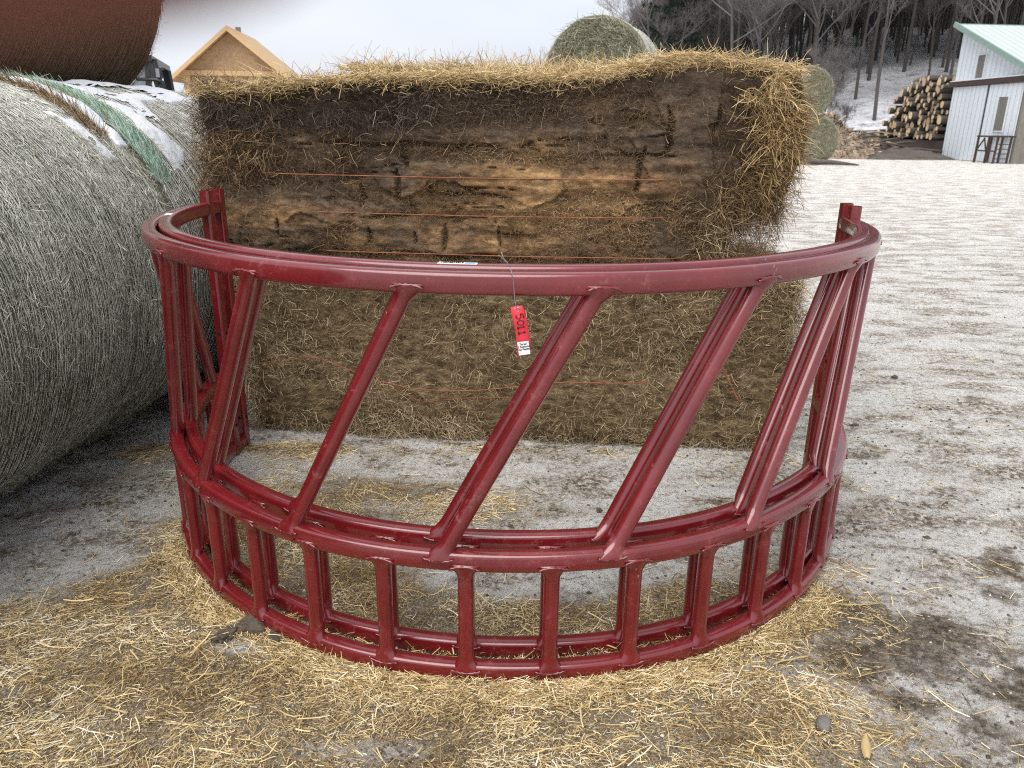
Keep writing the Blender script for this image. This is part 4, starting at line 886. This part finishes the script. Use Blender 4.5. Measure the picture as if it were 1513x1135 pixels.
MB().tube([(.48, -.62, 1.75), (.52, -.68, 1.76), (.54, -.70, 1.80)], .010, 6).build('mirror_arm', M['black'], tr, True)
MB().tube([(.30, -.7, 1.79), (.52, -.72, 1.785), (.585, -.72, 1.765), (.605, -.72, 1.66), (.63, -.72, 1.3)], .017, 8).build('grab_rail', M['black'], tr, True)
for xx in (-.85, .72):
    for yy, rr in ((.5, .62), (-1.4, .45)):
        w = MB(); w.bar((xx - .15, yy, rr), (xx + .15, yy, rr), 2 * rr, n=28); wo = w.build('wheel', M['black'], tr, False); MB().bar((xx - .16, yy, rr), (xx + .16, yy, rr), rr, n=16).build('rim', M['glass'], wo)
# thin pole
pl = MB(); pl.tube([(-5.70, 11.0, 0), (-5.64, 11.0, 2.0), (-5.63, 11.0, 4.2)], [.022, .016, .010], 8); o = pl.build('pole', M['black'], None, True); tag(o, 'thin dark pole rising between tractor and plywood house', 'pole')

# stacked logs: ends face left, logs run into +x
def make_log():
    n = 14; L = 3.2; V = []; 
    for xx, rr in ((0, 1), (.0, 1), (L * .5, 1.0), (L, .97)):
        for k in range(n):
            q = 2 * math.pi * k / n; f = 1 + .07 * math.sin(3 * q + 1) + .04 * math.sin(5 * q); V.append((xx, rr * math.cos(q) * f, rr * math.sin(q) * f))
    F = [(i * n + k, (i + 1) * n + k, (i + 1) * n + (k + 1) % n, i * n + (k + 1) % n) for i in (1, 2) for k in range(n)] + [tuple(range(3 * n, 4 * n))]
    Fe = [tuple(range(n))[::-1]]
    bark = mesh_py('log', V, F, M['logbark'], None, True); 
    end = mesh_py('sawn_end', [(-.003, v[1] * .96, v[2] * .96) for v in V[:n]] + [(.02, v[1] * .96, v[2] * .96) for v in V[:n]], [tuple(range(n))[::-1]] + [(k, (k + 1) % n, n + (k + 1) % n, n + k) for k in range(n)], M['logend'], bark)
    tag(bark, 'cut log with pale sawn end in the tall log stack beside the white shed', 'log', 'logs stacked beside the shed'); return bark, end
lg, le = make_log(); first = True; cnt = 0
placed = []
for tries in range(20000):
    if len(placed) > 270: break
    r = random.choice((.11, .12, .13, .15, .17, .19, .22)) ; y = random.uniform(40.3, 47.0); f = (47.0 - y) / 6.7
    top = 1.3 + 2.35 * min(1, f * 2.4) + (.2 if f > .5 else 0)
    z = random.uniform(.85 + r, top)
    if all((y - a) ** 2 + (z - b) ** 2 > ((r + c) * .93) ** 2 for a, b, c in placed): placed.append((y, z, r))
placed.sort(key=lambda q: q[1])
for y, z, r in placed:
    if first: o = lg; e2 = le; first = False
    else: o = lg.copy(); COL.objects.link(o); e2 = le.copy(); COL.objects.link(e2); e2.parent = o
    o.location = (21.2 + random.uniform(-.35, .35), y, z); o.scale = (1 + random.uniform(-.2, .1), r, r); o.rotation_euler = (random.uniform(0, 6), 0, random.uniform(-.06, .06) - .04); cnt += 1
print('logs', cnt)
for (y, z, rz, lab) in ((43.5, 3.85, 1.35, 'long log lying crosswise on top of the log stack'), (41.0, 4.15, .1, 'dark log on the very top of the stack next to the shed corner')):
    o = lg.copy(); COL.objects.link(o); e2 = le.copy(); COL.objects.link(e2); e2.parent = o; o.location = (21.9, y, z); o.scale = (.9, .23, .23); o.rotation_euler = (0, 0, rz); o['label'] = lab
bk = empty('log_bunk', (21.3, 43.4, 0)); tag(bk, 'brown corrugated steel bunk under the log stack', 'bunk')
mk('deck', M['rust'], bk, ((-.15, -4.2, .38), (3, 3.3, .84)))
for yy in (-3.6, 0, 2.8): mk('foot', M['rust'], bk, ((0, yy, -.05), (.3, yy + .3, .38)), ((2.4, yy, -.05), (2.7, yy + .3, .38)))

# chip heap and brush
def heap(name, cx, cy, sx, sy, hh, mat, label, cat, kind='stuff'):
    n = 60; u = np.linspace(-1, 1, n); X, Y = np.meshgrid(u, u); Rr = np.hypot(X, Y); P = np.stack([cx + X * sx, cy + Y * sy], -1).reshape(-1, 2)
    Z = hh * np.clip(1 - Rr.ravel() ** 1.6, -.05, 1) * (1 + .9 * fbm(P, .9, 4)) + fbm(P, 4, 3) * .22 * (Rr.ravel() < 1)
    i = np.arange(n * n).reshape(n, n); F = np.stack([i[:-1, :-1], i[:-1, 1:], i[1:, 1:], i[1:, :-1]], -1).reshape(-1, 4)
    o = mesh_np(name, np.c_[P, Z], F, mat, smooth=False); tag(o, label, cat, kind=kind); return o
heap('wood_chips', 15.2, 40.5, 3.4, 2.5, 1.75, M['chips'], 'tan heap of wood chips and bark behind the round bales', 'wood chips')
n = 5200; a = rng.random(n) * 6.3; q = np.sqrt(rng.random(n)); x = 15.2 + 3.3 * q * np.cos(a); y = 40.5 + 2.4 * q * np.sin(a); Pc = np.c_[x, y]
z = 1.75 * np.clip(1 - q ** 1.6, 0, 1) * (1 + .9 * fbm(Pc, .9, 4)) + fbm(Pc, 4, 3) * .22 + .03
o = strands('loose_chips', np.c_[Pc, z], rng.normal(size=(n, 3)) * np.array([1, 1, .4]), rng.uniform(.08, .5, n), rng.uniform(.03, .09, n), 1, 0, 0, 0, M['chip_bits']); tag(o, 'loose slabs and chips lying over the tan chip heap', 'wood chips', kind='stuff')
heap('bark_litter', 18.9, 39.8, 3.6, 2.0, .45, M['logbark'], 'dark bark litter below the log stack', 'bark')
br = MB()
lbr = ('split slab', 'grey stick', 'bark strip')
for i in range(46):
    x = random.uniform(15.6, 20.6); y = random.uniform(38.8, 41.2); z = random.uniform(.08, 1.35 - abs(x - 17.3) * .32); a = random.uniform(-.5, .5) + (math.pi if i % 2 else 0); L = random.uniform(.8, 2.6); w = random.uniform(.05, .16)
    d = Vector((math.cos(a), math.sin(a) * .8, random.uniform(-.28, .22))) * L; p = Vector((x, y, max(.08, z)))
    q = MB().tube([p - d * .5, p + Vector((0, 0, .04)), p + d * .5], [w * .5, w * .45, w * .3], 6).build('slab_wood' if i % 3 == 0 else 'branch', M['chips'] if i % 4 == 0 else M['logbark'], None, True)
    tag(q, 'pale split slab in the brush pile before the logs' if i % 4 == 0 else 'dark cut branch in the brush pile before the logs', 'branch', 'wood in the brush pile')
q = MB().tube([(10.9, 32, .05), (11.8, 31.5, .14), (12.6, 31.2, .1), (13.3, 30.9, .04)], [.05, .11, .09, .03], 6).build('branch', M['logbark'], None, True); tag(q, 'dark fallen branch on the snow below the pair of round bales', 'branch')

# dry grass strip at the foot of the hill
n = 16000; x = rng.uniform(16, 34, n); y = rng.uniform(47, 53, n); P = np.c_[x, y, gh(x, y)]; D = rng.normal(size=P.shape) * .18 + np.array([.1, 0, 1])
o = strands('dry_grass', P, D, rng.uniform(.5, 1.25, n), rng.uniform(.01, .03, n), 2, .3, .2, .1, M['drygrass']); tag(o, 'tan dry grass strip at the foot of the snowy hill', 'grass', kind='stuff')

# ------------------------------------------------------------------ trees
def tree_mesh(seed, H, spread=.5, dens=1., conv=False):
    rs = random.Random(seed); T = []; C = []        # segments (a,b,ra,rb)
    def grow(p, d, L, r, lvl, out):
        n = 5 if lvl == 0 else (4 if lvl < 3 else 3); q = p; dd = d
        pts = [(q, r)]
        for i in range(n):
            dd = (dd + Vector((rs.gauss(0, 1), rs.gauss(0, 1), rs.gauss(0, .6))) * (.022 if lvl == 0 else .16) + Vector((0, 0, .05 if lvl else 0))).normalized(); q2 = q + dd * (L / n); r2 = r * (1 - .75 * (i + 1) / n) if lvl else r * (1 - .62 * (i + 1) / n)
            out.append((q, q2, max(r * (1 - (.75 if lvl else .62) * i / n), .007), max(r2, .006))); q = q2; pts.append((q, r2))
        if lvl >= 4: return
        k = {0: int(16 * dens), 1: int(8 * dens), 2: 7, 3: 6}[lvl]
        for i in range(k):
            f = rs.uniform(.32 if lvl == 0 else .2, 1.) ** (.9); j = min(int(f * n), n - 1); a, ra = pts[j]; b, rb = pts[j + 1]; t = f * n - j; pp = a.lerp(b, t)
            ang = rs.uniform(0, 2 * math.pi); sd = Vector((math.cos(ang), math.sin(ang), 0)); up_ = dd if lvl else Vector((0, 0, 1))
            nd = (up_ * rs.uniform(.45, .95) + sd * rs.uniform(.5, 1.) + (Vector((0, 0, .25)))).normalized()
            grow(pp, nd, L * rs.uniform(.32, .52) * (1.15 - .45 * f if lvl == 0 else 1), max(min(ra, rb) * .5, .008), lvl + 1, C)
        return
    grow(Vector((0, 0, -.4)), Vector((rs.gauss(0, .02), rs.gauss(0, .02), 1)).normalized(), H, H * .0085 + .03, 0, T)
    def mesh(segs, n, name, mat):
        a = np.array([s[0] for s in segs]); b = np.array([s[1] for s in segs]); ra = np.array([s[2] for s in segs]); rb = np.array([s[3] for s in segs])
        d = nrm(b - a); u = np.where(np.abs(d[:, 2:3]) > .9, np.array([[0, 1., 0]]), np.array([[0, 0, 1.]])); x = nrm(np.cross(d, u)); y = np.cross(d, x); V = []
        for k in range(n): q = 2 * math.pi * k / n; V.append(a + (x * math.cos(q) + y * math.sin(q)) * ra[:, None])
        for k in range(n): q = 2 * math.pi * k / n; V.append(b + (x * math.cos(q) + y * math.sin(q)) * rb[:, None])
        V = np.stack(V, 1).reshape(-1, 3); base = np.arange(len(a))[:, None, None] * 2 * n; k = np.arange(n)[None, :, None]
        F = (np.concatenate([k, (k + 1) % n, n + (k + 1) % n, n + k], 2) + base).reshape(-1, 4)
        if n == 3:       # the finest twigs, as short tapering sticks along the branches
            k = np.random.default_rng(seed).integers(0, len(a), 5200); P = a[k] + (b[k] - a[k]) * rng.random((len(k), 1)); D = nrm(b[k] - a[k]) * .8 + rng.normal(size=P.shape) * .5 + np.array([0, 0, .35])
            q = strands('t', P, D, rng.uniform(.4, 1.3, len(k)), rng.uniform(.012, .026, len(k)), 2, .4, 0, .2); n0 = len(V)
            V2 = np.empty(len(q.data.vertices) * 3, np.float32); q.data.vertices.foreach_get('co', V2); F2 = np.empty(len(q.data.polygons) * 4, np.int32); q.data.loops.foreach_get('vertex_index', F2)
            bpy.data.objects.remove(q); V = np.concatenate([V, V2.reshape(-1, 3)]); F = np.concatenate([F, F2.reshape(-1, 4) + n0])
        return mesh_np(name, V, F, mat, smooth=True)
    return mesh(T, 8, 'trunk', M['bark']), mesh(C, 3, 'crown', M['twig']), len(C)
protos = []
kinds = ('tall bare grey tree on the snowy hillside above the log stack', 'slender bare tree on the snowy hillside', 'broad-crowned bare tree on the snowy hillside', 'bare hillside tree with many upright twigs')
for i, (H, dn) in enumerate(((15, 1), (17, 1.1), (13, .9), (16, 1.2), (14, 1.1), (18, 1.))):
    t, c, nseg = tree_mesh(20 + i, H, dens=dn); protos.append((t, c, H))
print('twigs per tree', nseg)
used = set()
def place_tree(i, x, y, s, label, group, name='bare_tree'):
    t, c, H = protos[i]
    e = empty(name, (x, y, float(gh(np.array([x]), np.array([y]))[0])), random.uniform(0, 6.28)); e.scale = (s, s, s * random.uniform(.9, 1.12)); tag(e, label, 'tree', group)
    for p in (t, c):
        if (i, p.name) not in used and p.parent is None: used.add((i, p.name)); p.parent = e
        else: q = p.copy(); COL.objects.link(q); q.parent = e
    return e
cntT = 0; spots = []
for tries in range(9000):
    y = random.uniform(66, 90) if len(spots) < 90 and random.random() < .5 else random.uniform(86, 139); k = random.uniform(.10, .74); x = y * k * 1.0
    if x > 45 and y < 60: continue
    edge = sst(.10, .24, np.array(k)); 
    if random.random() > .25 + .75 * float(edge): continue
    mind = 2.6 if y > 84 else 3.6
    if any((x - a) ** 2 + (y - b) ** 2 < mind ** 2 for a, b in spots): continue
    spots.append((x, y)); s = random.uniform(.75, 1.1) * (.42 + .58 * float(edge)); i = random.randrange(6)
    place_tree(i, x, y, s, kinds[i % 4] if y < 200 else '', 'bare trees on the hillside'); cntT += 1
    if cntT >= 288: break
print('trees', cntT)
for j in range(16):
    x = random.uniform(.5, 16); y = random.uniform(110, 125); place_tree(j % 6, x, y, random.uniform(.28, .40) + .012 * x, 'small bare tree low on the skyline behind the straw', 'small bare trees on the skyline')
# the far wood on the crest, one grey mass of stems and twigs
n = 26000; y = rng.uniform(141, 165, n); kx = .115 + .72 * rng.random(n) ** .9; x = kx * y; hgt = (5 + 11 * sst(.11, .26, kx)) * (.75 + .5 * rng.random(n)) * (1 + .5 * fbm(np.c_[x, x * 0], .3, 3)); st_ = rng.random(n) < .16
P = np.c_[x, y, gh(x, y) - .3]; P[:, 2] += np.where(st_, 0, hgt * rng.uniform(.15, .8, n)); D = rng.normal(size=P.shape) * np.where(st_, .05, .45)[:, None] + np.array([0, 0, 1.])
o = strands('far_wood', P, D, np.where(st_, hgt, hgt * .32), np.where(st_, .22, .085), 3, .25, 0, .1, M['twig'], taper=.3); tag(o, 'far-off bare grey wood along the crest of the hill', 'wood', kind='stuff')
# saplings at the wood's edge
for j in range(4):
    x = random.uniform(20, 33); place_tree(j % 6, x, random.uniform(52.5, 57), random.uniform(.16, .34), 'thin sapling at the foot of the snowy hill', 'saplings at the foot of the hill', 'sapling')

# evergreen at the skyline
PX_ = 14.3
pn = empty('pine_tree', (PX_, 80, float(gh(np.array([PX_]), np.array([80.]))[0]))); tag(pn, 'dark green pine rising above the bare trees at the skyline', 'tree')
MB().tube([(0, 0, -.3), (0, 0, 8), (.1, 0, 18)], [.28, .2, .04], 8).build('trunk', M['bark'], pn, True)
Pp = []; Dd = []; LL = []
for k in range(95):
    z = 3 + 14.5 * (k / 95); L = (18.5 - z) * .27 + .4; a = rng.random() * 6.28; d = np.array([math.cos(a), math.sin(a), -.12 + .02 * z])
    for j in range(70): f = rng.random() ** .7; Pp.append(np.array([0, 0, z]) + d * L * f + rng.normal(size=3) * .07); Dd.append(d * .6 + rng.normal(size=3) * .5 + np.array([0, 0, .25])); LL.append(.5)
strands('crown', np.array(Pp), np.array(Dd), np.array(LL), .09, 2, .3, 0, .1, M['needles'], pn)

# ------------------------------------------------------------------ the photographer's fingertip over the lens
def mat_skin():
    m, nt, b = newmat('skin'); b.inputs['Base Color'].default_value = (.40, .17, .12, 1); b.inputs['Roughness'].default_value = .5
    nt.links.new(ramp(nt, noise(nt, 120, 4, .6), [(.3, (.17, .048, .028)), (.7, (.21, .062, .038))]), b.inputs['Base Color']); return m  # skin tone darkened, shade of the finger's underside is in the colour
M['skin'] = mat_skin()
def hand():
    # camera space, metres: x right, y up, -z forward.  Index finger reaches across above the lens from a hand at the left edge of the phone
    pts = [(-.0040, .0256, -.030, .0092), (-.018, .0248, -.0302, .0110), (-.036, .0235, -.031, .0112), (-.056, .0225, -.030, .0112), (-.074, .017, -.022, .0112), (-.090, .006, -.006, .0125),
           (-.094, -.02, .012, .016), (-.098, -.055, .030, .022), (-.104, -.10, .045, .021), (-.115, -.15, .055, .026)]
    E_ = [(i, i + 1) for i in range(len(pts) - 1)]
    for (rt_i, ch) in ((6, [(-.082, -.012, .002, .0090), (-.066, -.016, -.010, .0086), (-.050, -.018, -.012, .0076)]), (6, [(-.083, -.032, .006, .0088), (-.068, -.036, -.007, .0084), (-.053, -.038, -.009, .0074)]),
                       (7, [(-.084, -.052, .010, .0082), (-.071, -.056, -.002, .0076), (-.058, -.058, -.004, .0066)]), (6, [(-.080, -.030, .030, .0115), (-.062, -.020, .036, .0100), (-.044, -.010, .034, .0090)])):
        prev = rt_i
        for c in ch: pts.append(c); E_.append((prev, len(pts) - 1)); prev = len(pts) - 1
    me = bpy.data.meshes.new('person'); me.from_pydata([p[:3] for p in pts], E_, []); me.update(); ob = bpy.data.objects.new('person', me); COL.objects.link(ob)
    sk = ob.modifiers.new('s', 'SKIN'); 
    for v, p in zip(me.skin_vertices[0].data, pts): v.radius = (p[3], p[3])
    me.skin_vertices[0].data[7].use_root = True
    ss = ob.modifiers.new('u', 'SUBSURF'); ss.levels = 2; ss.render_levels = 2
    dg = bpy.context.evaluated_depsgraph_get(); m2 = bpy.data.meshes.new_from_object(ob.evaluated_get(dg)); bpy.data.objects.remove(ob)
    m2.materials.clear(); m2.materials.append(M['skin']); m2.polygons.foreach_set('use_smooth', [True] * len(m2.polygons)); m2.name = 'person'
    o = bpy.data.objects.new('person', m2); COL.objects.link(o); o.matrix_world = CM; tag(o, "photographer's hand, its blurred fingertip reaching into the upper left corner", 'person'); return o
hand()

# ------------------------------------------------------------------ render settings
S.view_settings.view_transform = 'Standard'; S.view_settings.look = 'None'; S.view_settings.gamma = 1; S.view_settings.exposure = .55
S.render.engine = 'CYCLES'; S.cycles.use_denoising = False; S.cycles.denoising_prefilter = 'ACCURATE'; S.cycles.denoising_input_passes = 'RGB_ALBEDO_NORMAL'; S.cycles.pixel_filter_type = 'BLACKMAN_HARRIS'; S.cycles.filter_width = 1.1; S.cycles.max_bounces = 6; S.cycles.diffuse_bounces = 3; S.cycles.glossy_bounces = 3
S.cycles.use_adaptive_sampling = True
